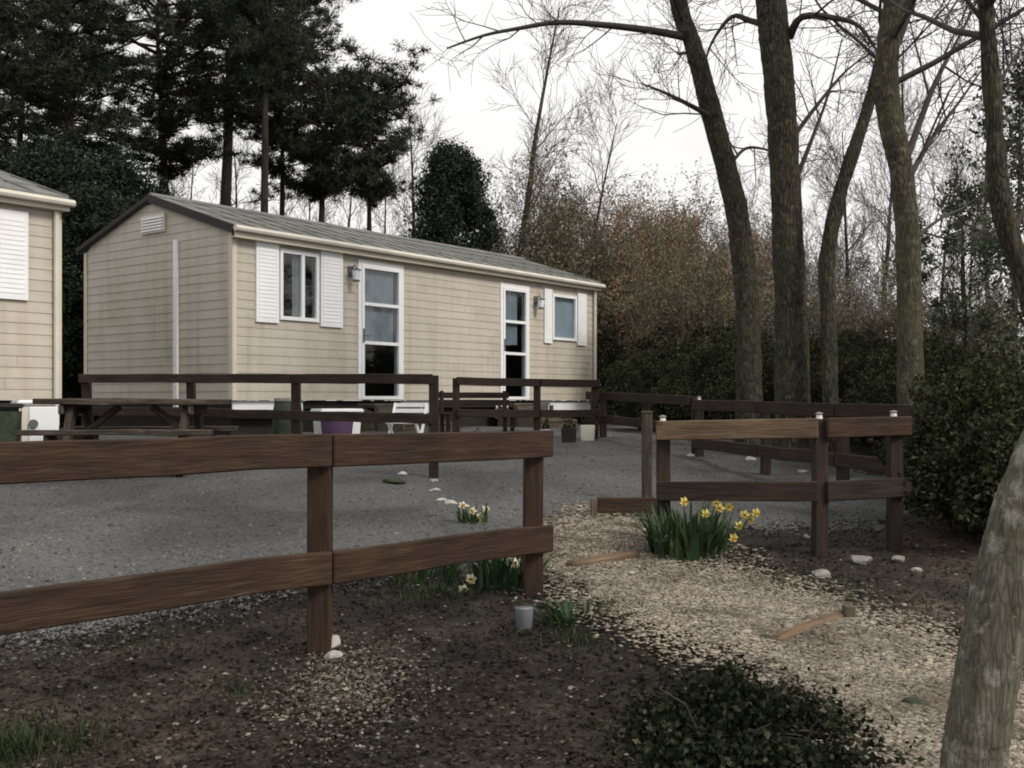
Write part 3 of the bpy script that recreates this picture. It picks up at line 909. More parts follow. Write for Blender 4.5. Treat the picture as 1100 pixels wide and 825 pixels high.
# ------------------------------------------------------------------ picnic table
tc = at(146, 10.9, 430)
tg = gz(tc.x, tc.y)
TT = CZ + .012 - tg
r = empty('picnic_table', (tc.x, tc.y, tg), 'dark wooden picnic table with fixed benches, in front of the left caravan', 'picnic table', rz=math.radians(4))
org = Vector((0, 0, 0))
TW = .89
for k in range(5): timber('tabletop_board', (-TW, -.30 + k * .15, TT - .022), (TW, -.30 + k * .15, TT - .029), .142, .055, M['table_wood'], r, org)
for s in (-1, 1):
    for k in range(2): timber('bench_board', (-TW, s * (.62 + k * .13), TT - .32), (TW, s * (.62 + k * .13), TT - .32), .122, .05, M['table_wood'], r, org)
    x = s * .56
    for t in (-1, 1): timber('leg', (x, t * .22, TT - .085), (x, t * .56, 0), .07, .12, M['table_wood'], r, org)
    timber('bench_bearer', (x + s * .065, -.76, TT - .395), (x + s * .065, .76, TT - .395), .05, .095, M['table_wood'], r, org)
    timber('top_bearer', (x + s * .065, -.36, TT - .106), (x + s * .065, .36, TT - .106), .05, .09, M['table_wood'], r, org)
    timber('brace', (x - s * .03, 0, TT - .37), (x - s * .40, 0, TT - .07), .04, .07, M['table_wood'], r, org)


# ------------------------------------------------------------------ small things
def stone_obj(name, loc, size, mat, label, cat='stone', group=None, seed=0, flat=.6, par=None):
    bm = bmesh.new()
    bmesh.ops.create_icosphere(bm, subdivisions=4, radius=1)
    rg = random.Random(seed * 7 + 1)
    planes = [(Vector((rg.gauss(0, 1), rg.gauss(0, 1), rg.gauss(0, 1))).normalized(), rg.uniform(.55, .9)) for _ in range(13)]
    for v in bm.verts:
        k = min([1.0] + [d / max(1e-3, v.co.dot(n)) for n, d in planes if v.co.dot(n) > 0])
        v.co *= k * (1 + noise.noise(v.co * 4 + Vector((seed, 0, 0))) * .06)
        v.co.x *= size * 1.15; v.co.y *= size * .9; v.co.z *= size * flat
    me = bpy.data.meshes.new(name); bm.to_mesh(me); bm.free()
    o = link(name, me, mat, par, smooth=True)
    o.location = loc; o.rotation_euler = (0, 0, seed * 1.7)
    if label: tag(o, label, cat, group)
    return o


def put(px, py, dz=0.0):
    g = gpx(px, py); g.z += dz
    return g


stone_obj('stone', put(351, 700, .03), .07, M['stone_white'], 'pale blocky stone at the foot of the middle fence post', seed=1, flat=.8)
stone_obj('stone', put(357, 712, .02), .042, M['stone_white'], 'small white stone lying in front of the pale blocky one', seed=2)
stone_obj('stone', put(424, 522, .03), .12, M['stone_dark'], 'low dark mossy stone on the gravel beyond the near fence', seed=3, flat=.42)
stone_obj('stone', put(432, 519, .085), .045, M['stone_white'], 'small white stone resting on the mossy one', seed=4)
GE = 'white edging stones in a bent row on the gravel'
for i, (a, b, s, lb) in enumerate([(466, 520, .05, 'white edging stone at the foot of the yard fence post, first of its bent row'), (467, 531, .055, 'white edging stone next to the first one of the bent row'),
                                   (474, 540, .05, 'white edging stone at the bend of the row on the gravel'), (485, 543, .065, 'long white edging stone just past the bend of the row'), (497, 547, .055, 'white edging stone at the end of the row, beside the pale daffodils')]):
    stone_obj('edging_stone', put(a, b, .02), s, M['stone_white'], lb, group=GE, seed=5 + i, flat=.5)
for i, (a, b, s, mt, lb) in enumerate([(985, 614, .035, 'stone_white', 'small white stone on the soil near the last post of the pale topped fence'), (966, 604, .055, 'stone', 'grey stone on the soil under the last post of the pale topped fence'),
                                   (882, 618, .06, 'stone', 'rounded grey stone at the base of the middle post of the pale topped fence'), (866, 578, .03, 'stone_white', 'small pinkish white stone right of the daffodils'),
                                   (818, 693, .05, 'stone_dark', 'dark stone with a pale edge where the ivy meets the path'), (925, 606, .075, 'stone', 'flat grey stone in the leaves behind the path'),
                                   (983, 762, .06, 'stone_dark', 'dark stone lying on the path near the mossy trunk'), (830, 708, .055, 'stone', 'pale stone half sunk at the edge of the ivy'),
                                   (385, 800, .02, 'stone_white', 'tiny pale pebble on bare soil below the middle fence post'), (615, 738, .022, 'stone', 'tiny grey pebble on bare soil below the fence end post'),
                                   (753, 566, .035, 'stone', 'stone hidden low in the daffodil leaves'), (745, 492, .08, 'stone_white', 'pale flat stone lying on the far gravel behind the pale top board'), (806, 497, .07, 'stone_white', 'white stone near the low dark fence on the far gravel'),
                                   (862, 508, .07, 'stone', 'pale grey stone beside the middle post, on the far gravel')]):
    if i == 10: continue
    stone_obj('stone', put(a, b, s * .25), s, M[mt], lb, seed=20 + i, flat=.55)

g = put(563, 678)
m = MB(); m.tube([(0, 0, 0), (0, 0, .004), (0, 0, .10), (0, 0, .11)], [.030, .036, .044, .046], 14, cap=False); m.tube([(0, 0, .11), (0, 0, .10), (0, 0, .01)], [.041, .039, .032], 14)
o = m.build('plastic_cup', M['cup'], smooth=True); o.location = g
tag(o, 'small bluish grey plastic pot on the soil below the fence end post', 'pot')

# timbers laid across and beside the path
for (a, b, hgt, lb) in (((612, 612), (682, 600), .07, 'rounded brown timber laid across the upper path'), ((832, 697), (908, 664), .05, 'thin brown timber laid across the path next to a peg')):
    p0, p1 = put(*a, .025), put(*b, .025)
    r = empty('path_timber', p0, lb, 'timber', 'timbers across the path')
    timber('log', p0, p1, hgt * 1.3, hgt, M['fence_pale'], r, p0, bev=.015)
p0, p1 = put(641, 558, .07), put(704, 556, .07)
r = empty('kerb_board', p0, 'red brown board on edge closing the gravel at the top of the path', 'board')
timber('board', p0, p1, .05, .16, M['fence'], r, p0)
p0 = put(638, 560)
r = empty('peg', p0, 'pale short peg at the open end of the red brown board', 'peg', 'short wooden pegs by the path')
timber('stake', p0 - Vector((0, 0, .05)), p0 + Vector((0, 0, .16)), .05, .05, M['step_wood'], r, p0)
p0 = put(912, 668)
r = empty('peg', p0, 'grey wooden peg standing at the thin timber on the path', 'peg', 'short wooden pegs by the path')
timber('stake', p0 - Vector((0, 0, .05)), p0 + Vector((0, 0, .085)), .055, .055, M['step_wood'], r, p0)
p0 = gpx(768, 822)
r = empty('cut_branch', p0, 'pale broken branch stub poking from the ivy at the bottom edge', 'branch')
m = MB(); m.tube([(-.10, .06, .0), (-.03, .02, .05), (.05, -.03, .075)], [.026, .03, .028], 9); m.build('wood', M['fence_pale'], r)

# things by the caravan walls
def rounded_box(mb_name, w, d, h, mat, parent, bev=.03, loc=(0, 0, 0), taper=0.0):
    bm = bmesh.new()
    bmesh.ops.create_cube(bm, size=1)
    for v in bm.verts:
        k = 1 - taper * (.5 - v.co.z)
        v.co.x *= w * k; v.co.y *= d * k; v.co.z = (v.co.z + .5) * h
    bmesh.ops.bevel(bm, geom=bm.edges[:], offset=bev, segments=2, affect='EDGES')
    me = bpy.data.meshes.new(mb_name); bm.to_mesh(me); bm.free()
    o = link(mb_name, me, mat, parent); o.location = loc
    return o


c = at(38, 11.7, 430); g = gp(c.x, c.y)
r = empty('gas_locker', g, 'cream and white plastic locker under the corner of the left caravan', 'locker', rz=ANG - .3)
h = (CZ + .005) - g.z
rounded_box('locker_body', .40, .36, h - .05, M['offwhite'], r)
rounded_box('lid', .43, .39, .05, M['white'], r, bev=.015, loc=(0, 0, h - .052))
rounded_box('side_panel', .30, .02, h * .8, M['white'], r, bev=.008, loc=(.05, -.19, .06))
m = MB(); m.tube([(-.06, -.205, h * .62), (-.06, -.225, h * .62)], [.05, .045], 12); m.build('round_vent', M['lantern'], r)

c = at(6, 10.8, 430); g = gp(c.x, c.y)
r = empty('wheelie_bin', g, 'dark grey lidded bin at the left edge beside the cream locker', 'bin', rz=.4)
rounded_box('bin_body', .30, .34, .66, M['stone_dark'], r, taper=.2); rounded_box('lid', .34, .38, .05, M['dark'], r, loc=(0, 0, .662), bev=.015)

c = at(362, 13.4, 430); g = gp(c.x, c.y)
r = empty('storage_box', g, 'white plastic storage box standing behind the purple tub', 'box', rz=.5)
rounded_box('box_body', .52, .40, .42, M['white'], r, taper=.1); rounded_box('lid', .56, .44, .05, M['white'], r, loc=(0, 0, .422), bev=.015)
c = at(362, 12.6, 430); g = gp(c.x, c.y)
r = empty('plastic_tub', g, 'purple plastic tub in front of the white storage box', 'tub')
m = MB(); m.tube([(0, 0, 0), (0, 0, .02), (0, 0, .46), (0, 0, .50)], [.13, .15, .20, .215], 18, cap=False); m.tube([(0, 0, .50), (0, 0, .47), (0, 0, .05)], [.205, .19, .145], 18); m.build('tub', M['purple'], r, smooth=True)
for s in (-1, 1):
    m = MB(); m.tube([(s * .20, -.06, .45), (s * .25, -.05, .42), (s * .25, .05, .42), (s * .20, .06, .45)], [.012] * 4, 6); m.build('handle', M['purple'], r)
c = at(309, 12.9, 430); g = gp(c.x, c.y)
r = empty('water_butt', g, 'small grey green water barrel under the shuttered window', 'barrel')
m = MB(); m.tube([(0, 0, 0), (0, 0, .12), (0, 0, .3), (0, 0, .48), (0, 0, .6)], [.15, .175, .185, .175, .155], 16); m.build('barrel', M['stone_dark'], r, smooth=True)
m = MB(); m.tube([(0, 0, .602), (0, 0, .635), (0, 0, .65)], [.165, .165, .05], 16); m.build('lid', M['stone'], r)

# folded garden chair: white slats
c = at(437, 12.2, 430); g = gp(c.x, c.y)
r = empty('garden_chair', g, 'white slatted garden chair folded against the dark yard fence', 'chair', rz=-.35)
o0 = Vector((0, 0, 0))
for s in (-1, 1):
    timber('leg', (s * .20, -.16, 0), (s * .20, .12, .62), .025, .04, M['white'], r, o0, bev=.004)
    timber('leg', (s * .17, .16, 0), (s * .17, -.14, .42), .025, .04, M['white'], r, o0, bev=.004)
for k in range(4): timber('seat_slat', (-.2, -.12 + k * .08, .40 + k * .012), (.2, -.12 + k * .08, .40 + k * .012), .06, .018, M['white'], r, o0, bev=.003)
for k in range(3): timber('back_slat', (-.2, .05 + k * .03, .47 + k * .065), (.2, .05 + k * .03, .47 + k * .065), .018, .045, M['white'], r, o0, bev=.003)

# benches and planters in front of the far door
c = at(512, 13.9, 430); g = gp(c.x + .0, c.y + .35)
r = empty('garden_bench', g, 'dark low garden bench behind the far fence, left of the far door steps', 'bench', rz=.3)
for k in range(3): timber('seat_slat', (-.5, -.14 + k * .12, .36), (.5, -.14 + k * .12, .36), .1, .03, M['fence_old'], r, o0, bev=.004)
for k in range(2): timber('back_slat', (-.5, .2 + k * .015, .5 + k * .1), (.5, .2 + k * .015, .5 + k * .1), .025, .08, M['fence_old'], r, o0, bev=.004)
for sx in (-.44, .44):
    timber('leg', (sx, -.15, 0), (sx, -.15, .345), .05, .05, M['fence_old'], r, o0)
    timber('leg', (sx, .17, 0), (sx, .215, .66), .05, .05, M['fence_old'], r, o0)
for i, (px, d, w, h, mt, lb) in enumerate([(510, 12.7, .34, .16, 'white', 'white trough planter on the gravel left of the far door'), (548, 12.9, .30, .14, 'offwhite', 'cream trough planter under the far door fence'),
                                   (586, 13.2, .13, .24, 'white', 'white upright planter at the middle of the far fence'), (611, 13.7, .2, .2, 'plinth', 'dark planter under the pinkish end of the wall'), (631, 14.0, .2, .22, 'offwhite', 'cream planter at the far corner of the caravan'),
                                   (478, 12.4, .3, .18, 'offwhite', 'cream planter in the gap between the two dark fences')]):
    c = at(px, d, 430); g = gp(c.x, c.y)
    r = empty('planter', g, lb, 'planter', 'planters along the caravan fence')
    b = rounded_box('trough', w, w * .55, h, M[mt], r, bev=.012, taper=.15)
    b2 = rounded_box('earth', w * .86, w * .42, .02, M['soil'], r, bev=.004, loc=(0, 0, h - .008))
    n = 60
    pos = np.column_stack([RNG.normal(0, w * .22, n), RNG.normal(0, w * .12, n), h + np.abs(RNG.normal(0.03, .05, n))])
    link('foliage', leaf_mesh('foliage', pos, .06, .025, axis=np.tile([[0, 0, 1.]], (n, 1))), M['hedge'], r)


# ------------------------------------------------------------------ plants
def strap_leaves(mb, n, rad, hgt, w=.012):
    for i in range(n):
        a = random.uniform(0, 6.28); rr = rad * math.sqrt(random.random())
        b = Vector((rr * math.cos(a), rr * math.sin(a), 0))
        an = a + random.gauss(0, .8)
        lean = random.uniform(.1, .65) if random.random() < .75 else random.uniform(.7, 1.5); H = hgt * random.uniform(.6, 1.15)
        d = Vector((math.cos(an), math.sin(an), 0)); s = Vector((-d.y, d.x, 0)) * w * random.uniform(.7, 1.2)
        vs, k = [], 5
        for j in range(k + 1):
            t = j / k
            p = b + d * lean * H * t * t + Vector((0, 0, H * (t - .28 * lean * t * t * t)))
            ww = (1 - t ** 3) * .9 + .1
            vs += [p - s * ww, p + s * ww]
        mb.add(vs, [(2 * j, 2 * j + 1, 2 * j + 3, 2 * j + 2) for j in range(k)])


def daffodils(px, py, label, nleaf, rad, hgt, blooms, petal):
    g = gpx(px, py)
    r = empty('daffodil_clump', g, label, 'daffodils')
    m = MB(); strap_leaves(m, nleaf, rad, hgt); m.build('leaves', M['daff_leaf'], r)
    for bx, by, dd in blooms:
        p = at(bx, g.y + dd, by) - g
        m = MB()
        s0 = Vector((p.x * .55 + random.uniform(-.02, .02), p.y * .6, 0))
        m.tube([s0, s0.lerp(p, .6) + Vector((0, 0, p.z * .12)), p + Vector((0, .02, .012)), p], [.005, .004, .004, .004], 5)
        st = m.build('stem', M['daff_leaf'], r)
        face = Vector((random.uniform(-.5, .5), -1, random.uniform(-.35, .15))).normalized()
        q = face.to_track_quat('Z', 'Y').to_matrix().to_4x4(); q.translation = p
        m = MB()
        for k in range(6):
            a = k * math.pi / 3 + .2; ca, sa = math.cos(a), math.sin(a)
            pts = [(0.005, 0, 0), (.020, -.013, .003), (.034, 0, -.004 - .012 * random.random()), (.020, .013, .003)]
            m.add([q @ Vector((x * ca - y * sa, x * sa + y * ca, z + (k % 2) * .003)) for x, y, z in pts], [(0, 1, 2, 3)])
        m.build('petals', petal, st)
        m = MB(); m.tube([q @ Vector((0, 0, z)) for z in (.003, .016, .024)], [.006, .009, .012], 10, cap=False); m.build('trumpet', M['trumpet'], st)
    return r


daffodils(738, 598, 'dense clump of yellow daffodils at the foot of the pale topped fence', 210, .24, .33,
          [(758, 552, -.1), (788, 578, -.2), (773, 546, 0), (800, 553, .05), (806, 558, .1), (794, 565, 0), (770, 541, .1), (812, 551, 0), (735, 539, -.1), (783, 545, .1)], M['petal'])
daffodils(508, 563, 'small clump of pale cream daffodils beyond the lower rail', 30, .10, .16, [(497, 543, 0), (508, 549, -.05), (522, 547, 0), (515, 555, 0)], M['petal_pale'])
daffodils(545, 628, 'sprouting daffodil clump under the lower rail by the fence end post', 110, .22, .24, [(552, 605, -.1), (506, 622, -.1), (498, 634, -.15)], M['petal_pale'])
daffodils(455, 622, 'leafy shoots without flowers under the lower rail', 60, .22, .17, [], M['petal'])
daffodils(610, 668, 'short green shoots at the lower edge of the path', 40, .15, .12, [], M['petal'])


def grass_patch(px, py, rad, n, h):
    g = gpx(px, py)
    m = MB()
    for i in range(n):
        a = random.uniform(0, 6.28); rr = rad * abs(random.gauss(0, .6))
        x, y = g.x + rr * math.cos(a), g.y + rr * math.sin(a)
        z = gz(x, y); H = h * random.uniform(.4, 1.1); an = random.uniform(0, 6.28); l = random.uniform(.2, .8) * H
        dx, dy = math.cos(an), math.sin(an); w = .003
        m.add([(x - dy * w, y + dx * w, z), (x + dy * w, y - dx * w, z), (x + dx * l * .4 + dy * w * .7, y + dy * l * .4 - dx * w * .7, z + H * .6), (x + dx * l * .4 - dy * w * .7, y + dy * l * .4 + dx * w * .7, z + H * .6), (x + dx * l, y + dy * l, z + H)],
              [(0, 1, 2, 3), (3, 2, 4)])
    return m


m = grass_patch(5, 815, .30, 1100, .09)
for a in [(655, 655, .25, 300, .06), (470, 640, .4, 350, .07), (130, 690, .5, 260, .05), (620, 690, .3, 220, .05), (910, 640, .4, 250, .06), (920, 735, .12, 160, .05), (835, 625, .3, 200, .07), (260, 745, .3, 120, .04)]:
    mm = grass_patch(*a); m.add(mm.v, mm.f)
tag(m.build('grass', M['grass']), kind='stuff', label='short tufts of grass growing in the soil', cat='grass')


def shell_leaves(n, rx, ry, rz, zc, fill=.55):
    d = rand_unit(n)
    k = RNG.uniform(fill, 1.0, n) ** .6
    return np.column_stack([d[:, 0] * rx * k, d[:, 1] * ry * k, zc + d[:, 2] * rz * k]), d


def lumpy_leaves(n, rx, ry, rz, zc, lumps, lr):
    """leaves on many overlapping lumps spread through an ellipsoid: an uneven outline with hollows"""
    dc = rand_unit(lumps); kc = RNG.uniform(.35, .95, lumps)[:, None]
    cs = dc * kc * np.array([[rx, ry, rz]]) + np.array([[0, 0, zc]])
    idx = RNG.integers(0, lumps, n)
    d = rand_unit(n)
    rr = lr * RNG.uniform(.55, 1.25, lumps)[idx] * RNG.uniform(.5, 1.0, n) ** .5
    return cs[idx] + d * rr[:, None] * np.array([[1, 1, .8]]), d


def bush_mesh(n, rx, ry, rz, lumps, lr, leaf, lw):
    p, d = lumpy_leaves(n, rx, ry, rz, rz * .95, lumps, lr)
    p = p[p[:, 2] > .02]
    return leaf_mesh('foliage', p, leaf, lw)


def bush_stems(rx, rz, n=9, r=.018):
    m = MB()
    for i in range(n):
        a = random.uniform(0, 6.28); k = random.uniform(.3, .8)
        m.tube([(0.05 * math.cos(a), .05 * math.sin(a), -.1), (rx * k * .5 * math.cos(a), rx * k * .5 * math.sin(a), rz * .7), (rx * k * math.cos(a + .2), rx * k * math.sin(a + .2), rz * random.uniform(1.1, 1.6))], [r, r * .7, r * .3], 5)
    return m.mesh('stems')


# the ivy in the foreground
g = gpx(800, 800)
r = empty('ivy_mound', g, 'low dark mound of ivy beside the path in the foreground', 'ivy')
n = 13000
x = RNG.normal(0, .18, n) + .05 * np.sin(RNG.uniform(0, 6, n)); y = RNG.normal(0, .27, n)
lump = np.array([noise.noise(Vector((a * 5, b * 5, 2.2))) for a, b in zip(x, y)])
hh = .15 * np.clip(1 + 1.9 * lump, .10, 2) * np.exp(-(x / .27) ** 2 - (y / .38) ** 2) * RNG.uniform(.1, 1.0, n) + .01 + .05 * np.abs(RNG.normal(0, .5, n))
zz = np.array([gz(g.x + a, g.y + b) - g.z for a, b in zip(x, y)]) + hh
link('foliage', leaf_mesh('foliage', np.column_stack([x, y, zz])[lump > -.24], .027, .020), M['ivy'], r)
m = MB()
for i in range(26):
    a = random.uniform(0, 6.28); l = random.uniform(.15, .38)
    ps = [Vector((l * t * math.cos(a + .6 * t), l * 1.3 * t * math.sin(a + .6 * t), .015 + .07 * math.sin(t * 2.6))) for t in (0, .25, .5, .75, 1)]
    m.tube(ps, [.005, .004, .004, .003, .002], 4)
for i in range(9):
    a = random.uniform(0, 6.28); q = Vector((random.gauss(0, .15), random.gauss(0, .22), .08)); l = random.uniform(.12, .3)
    m.tube([q, q + Vector((.3 * l * math.cos(a), .3 * l * math.sin(a), l * .6)), q + Vector((.7 * l * math.cos(a), .7 * l * math.sin(a), l * .85))], [.004, .003, .0015], 4)
m.build('stems', M['twig'], r)


# ------------------------------------------------------------------ bare trees
def wander(p, d, length, seg, wob, up):
    pts = [p.copy()]
    d = d.normalized()
    n = max(2, int(length / seg))
    for i in range(n):
        d = (d + Vector((random.gauss(0, wob), random.gauss(0, wob), random.gauss(0, wob) + up))).normalized()
        p = p + d * (length / n)
        pts.append(p.copy())
    return pts


def branches(mb, pts, rad, level, P, t0=.25):
    """side branches along pts; rad radii; P dict of settings"""
    if level > P['depth']: return
    L = sum((b - a).length for a, b in zip(pts, pts[1:]))
    k = P['n'][level - 1]
    for i in range(k):
        t = t0 + (1 - t0) * (i + random.random()) / k
        f = t * (len(pts) - 1); j = min(int(f), len(pts) - 2); f -= j
        p = pts[j].lerp(pts[j + 1], f)
        d = (pts[j + 1] - pts[j]).normalized()
        r0 = (rad[j] * (1 - f) + rad[j + 1] * f)
        az = random.uniform(0, 6.283); side = d.orthogonal().normalized(); side.rotate(Matrix.Rotation(az, 3, d))
        an = math.radians(random.uniform(*P['ang']))
        nd = d * math.cos(an) + side * math.sin(an)
        ln = P['len'][level - 1] * random.uniform(.55, 1.2) * (1.15 - .55 * t)
        rr = max(P['rmin'], min(r0 * .62, ln * P['thick']))
        q = wander(p, nd, ln, ln / (6 if level == 1 else 4), P['wob'], P['up'])
        n = len(q)
        rs = [max(P['rmin'] * .7, rr * (1 - .85 * a / (n - 1))) for a in range(n)]
        mb.tube(q, rs, 6 if level == 1 and rr > .02 else (4 if rr > .012 else 3), cap=False)
        branches(mb, q, rs, level + 1, P, .18)


def smooth_path(pts, rad, k=4):
    pts = [Vector(p) for p in pts]
    out, ro = [], []
    for i in range(len(pts) - 1):
        p0 = pts[max(0, i - 1)]; p1 = pts[i]; p2 = pts[i + 1]; p3 = pts[min(len(pts) - 1, i + 2)]
        for s in range(k):
            t = s / k
            out.append(.5 * ((2 * p1) + (p2 - p0) * t + (2 * p0 - 5 * p1 + 4 * p2 - p3) * t * t + (3 * p1 - p0 - 3 * p2 + p3) * t ** 3))
            ro.append(rad[i] * (1 - t) + rad[i + 1] * t)
    out.append(pts[-1]); ro.append(rad[-1])
    return out, ro


def gnarl(me, amp, fr):
    for v in me.vertices:
        n = noise.noise(Vector((v.co.x * fr, v.co.y * fr, v.co.z * fr * .3))) + .55 * noise.noise(Vector((v.co.x * fr * 3.2, v.co.y * fr * 3.2, v.co.z * fr * .6)))
        n += .9 * noise.noise(Vector((v.co.x * 2, v.co.y * 2, v.co.z * 2.3)))
        v.co += v.normal * n * amp
    me.update()


def traced_tree(name, label, pix, d, extra_h, P, bark='bark', t0=.2, limbs=(), sides=28, cat='tree', group=None, wob=0.0, amp=.012):
    """a bare tree whose trunk follows the photograph's: pix = (px, py, width px) from ground up; goes on extra_h metres above the last"""
    pts = [at(px, d, py) for px, py, w in pix]; rad = [w / F * d / 2 * (.88 if d > 5 else 1) for px, py, w in pix]
    base = gp(pts[0].x, d)
    pts[0].z = base.z - .1
    if extra_h:
        dr = (pts[-1] - pts[-2]).normalized()
        dr = (dr + Vector((0, 0, .6))).normalized()
        for k in (1, 2, 3):
            pts.append(pts[-1] + (dr + Vector((random.gauss(0, .08), random.gauss(0, .08), .05))) * extra_h / 3); rad.append(rad[-1] * .72)
    loc = [p - base + Vector((0, random.gauss(0, wob), 0)) for p in pts]
    q, rs = smooth_path(loc, rad, 18)
    rs = [a * (1 + .012 * random.gauss(0, 1)) for a in rs]
    for i_ in range(14): rs[i_] *= 1 + .38 * (1 - i_ / 14) ** 2
    r = empty(name, base, label, cat, group)
    m = MB(); m.tube(q, rs, sides)
    t = m.build('trunk', M[bark], r, smooth=True)
    gnarl(t.data, amp, 9)
    cm = MB()
    branches(cm, q, rs, 1, P, t0)
    for lp, lw in limbs:
        ps = [at(px, d + dd, py) - base for px, py, dd in lp]
        lq, lr = smooth_path(ps, [lw / F * d / 2 * (1 - .8 * i / (len(ps) - 1)) for i in range(len(ps))])
        cm.tube(lq, lr, 6, cap=False)
        branches(cm, lq, lr, 2, P, .15)
    cm.build('crown', M['twig'], r, smooth=True)
    return r


PT = dict(depth=3, n=(15, 11, 8), len=(2.7, 1.1, .5), ang=(30, 70), wob=.15, up=.03, rmin=.004, thick=.011)
traced_tree('bare_tree', 'leaning dark trunk rising to the upper left, first of the tall bare trees', [(806, 452, 34), (804, 380, 31), (801, 300, 29), (790, 222, 27), (764, 120, 24), (745, 50, 22), (728, -6, 20)], 13.0, 5.5, PT, t0=.5,
            limbs=[([(738, 40, 0), (700, 33, -.2), (650, 27, -.4), (600, 24, -.5), (560, 30, -.6), (520, 38, -.7), (480, 52, -.8)], 9), ([(772, 130, 0), (745, 115, -.2), (715, 100, -.4), (690, 90, -.6)], 7), ([(782, 180, 0), (800, 160, .2), (820, 160, .3), (838, 168, .2)], 5)])
traced_tree('bare_tree', 'thickest straight dark trunk, running up out of the picture', [(853, 455, 46), (851, 400, 42), (849, 320, 38), (844, 200, 36), (838, 100, 36), (830, 20, 37), (827, -10, 37)], 12.0, 6.0, PT, t0=.55,
            limbs=[([(832, 30, 0), (805, 22, .2), (786, 18, .3), (765, 45, .4), (757, 70, .4)], 8), ([(848, 40, 0), (862, 18, -.2), (900, 20, -.3), (925, 30, -.4), (945, 60, -.4)], 10), ([(850, 150, 0), (880, 110, .4), (910, 75, .8), (940, 55, 1.0)], 6), ([(852, 200, 0), (872, 150, .3), (890, 100, .6), (905, 40, .8)], 6)])
traced_tree('bare_tree', 'thin black stem bending right into the forked trunk beside it', [(893, 450, 20), (891, 380, 19), (888, 300, 19), (891, 260, 19), (903, 205, 18), (918, 160, 16), (932, 115, 14), (941, 80, 12), (957, 30, 10), (985, -20, 8)], 11.6, 3.0, PT, t0=.6)
traced_tree('bare_tree', 'mossy olive trunk with a fork at the top, standing at the fence end', [(981, 470, 33), (978, 400, 31), (976, 310, 29), (975, 250, 28), (968, 185, 28), (955, 120, 29), (952, 70, 28), (958, 20, 24), (962, -10, 22)], 9.2, 5.0, PT, bark='bark_mid', t0=.5,
            limbs=[([(950, 80, 0), (966, 40, .1), (982, 0, .2), (1000, -50, .3)], 12), ([(972, 200, 0), (1000, 150, .3), (1030, 110, .6), (1058, 70, .8)], 7), ([(974, 170, 0), (1002, 95, .4), (1030, 40, .7), (1060, -20, 1.0)], 8), ([(978, 260, 0), (1010, 235, .3), (1040, 220, .6), (1075, 190, .8)], 5)])
traced_tree('bare_tree', 'slim dark trunk near the upper right corner, leaning out to the right', [(1135, 520, 30), (1125, 400, 27), (1104, 310, 25), (1080, 240, 24), (1070, 170, 23), (1065, 90, 21), (1060, 20, 19), (1058, -10, 18)], 7.6, 3.5, PT, t0=.55,
            limbs=[([(1085, 255, 0), (1100, 225, .1), (1125, 190, .2)], 9), ([(1066, 100, 0), (1085, 70, .1), (1110, 30, .2)], 6)])
PF = dict(PT, n=(8, 6, 5), len=(1.2, .5, .25))
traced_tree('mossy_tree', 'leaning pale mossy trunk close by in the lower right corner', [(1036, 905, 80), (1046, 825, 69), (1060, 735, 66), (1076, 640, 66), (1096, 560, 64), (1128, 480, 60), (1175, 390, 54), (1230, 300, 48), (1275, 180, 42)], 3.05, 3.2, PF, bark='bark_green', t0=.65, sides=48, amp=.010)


# generic bare trees: a mesh set each, then copies
def bare_kind(h, r, P, lean=0.0, wob=.03):
    pts = wander(Vector((0, 0, -.1)), Vector((lean, 0, 1)), h, h / 9, wob, .02)
    rad = [r * (1 - .92 * (i / (len(pts) - 1)) ** .8) + .004 for i in range(len(pts))]
    t = MB(); t.tube(pts, rad, 8)
    c = MB(); branches(c, pts, rad, 1, P, .22)
    return t.mesh('trunk'), c.mesh('crown')


PB = dict(depth=3, n=(20, 9, 6), len=(2.9, 1.3, .6), ang=(22, 52), wob=.12, up=.06, rmin=.007, thick=.011)
KB = [bare_kind(10.5, .15, PB), bare_kind(11.5, .17, PB, .12), bare_kind(9.5, .12, dict(PB, n=(16, 9, 7)), 0.0), bare_kind(8.0, .10, dict(PB, n=(18, 10, 6), len=(2.0, 1.0, .5)), .05)]
for t, c in KB: t.materials.append(M['bark']); c.materials.append(M['twig_pale'])


def place_bare(k, px, d, rot, s, label, group=None, tilt=0.0, crown=None):
    x = (px - 550) / F * d
    r = empty('bare_tree', (x, d, gz(x, d)), label, 'tree', group, rz=rot)
    r.rotation_euler = (0, tilt, rot); r.scale = (s, s, s)
    link('trunk', KB[k][0], None, r); link('crown', KB[k][1], None, r)
    return r


place_bare(1, 528, 27, .25, .95, 'leaning bare tree rising just right of the dark rounded conifer', tilt=.14)
place_bare(2, 627, 29, 1.2, .86, 'upright bare pole of a tree above the middle of the roof')
place_bare(0, 440, 36, 2.0, 1.0, 'fine pale bare tree seen between the pines and the dark rounded conifer')
place_bare(3, 580, 38, 3.0, 1.15, 'pale twiggy bare tree far behind the roof, right of the leaning one')
GBK = 'bare woodland trees far behind the caravans and the scrub'
LBK = 'one of the thin pale bare trees in the far woodland'
spots = [(-40, 34), (40, 38), (120, 36), (170, 33), (210, 40), (250, 35), (300, 42), (335, 36), (365, 40), (405, 44), (480, 46), (520, 42), (660, 44), (700, 40), (735, 48), (775, 38), (815, 44), (860, 34), (880, 42), (915, 30), (945, 38), (985, 28), (1010, 36), (1040, 30), (1065, 40), (1090, 27), (1130, 34), (1170, 28), (-120, 30), (600, 50)]
for i, (px, d) in enumerate(spots):
    s = random.uniform(.75, 1.05) * (0.72 if 640 < px < 800 else 1)
    place_bare(i % 4, px, d, random.uniform(0, 6.28), s, LBK, GBK)

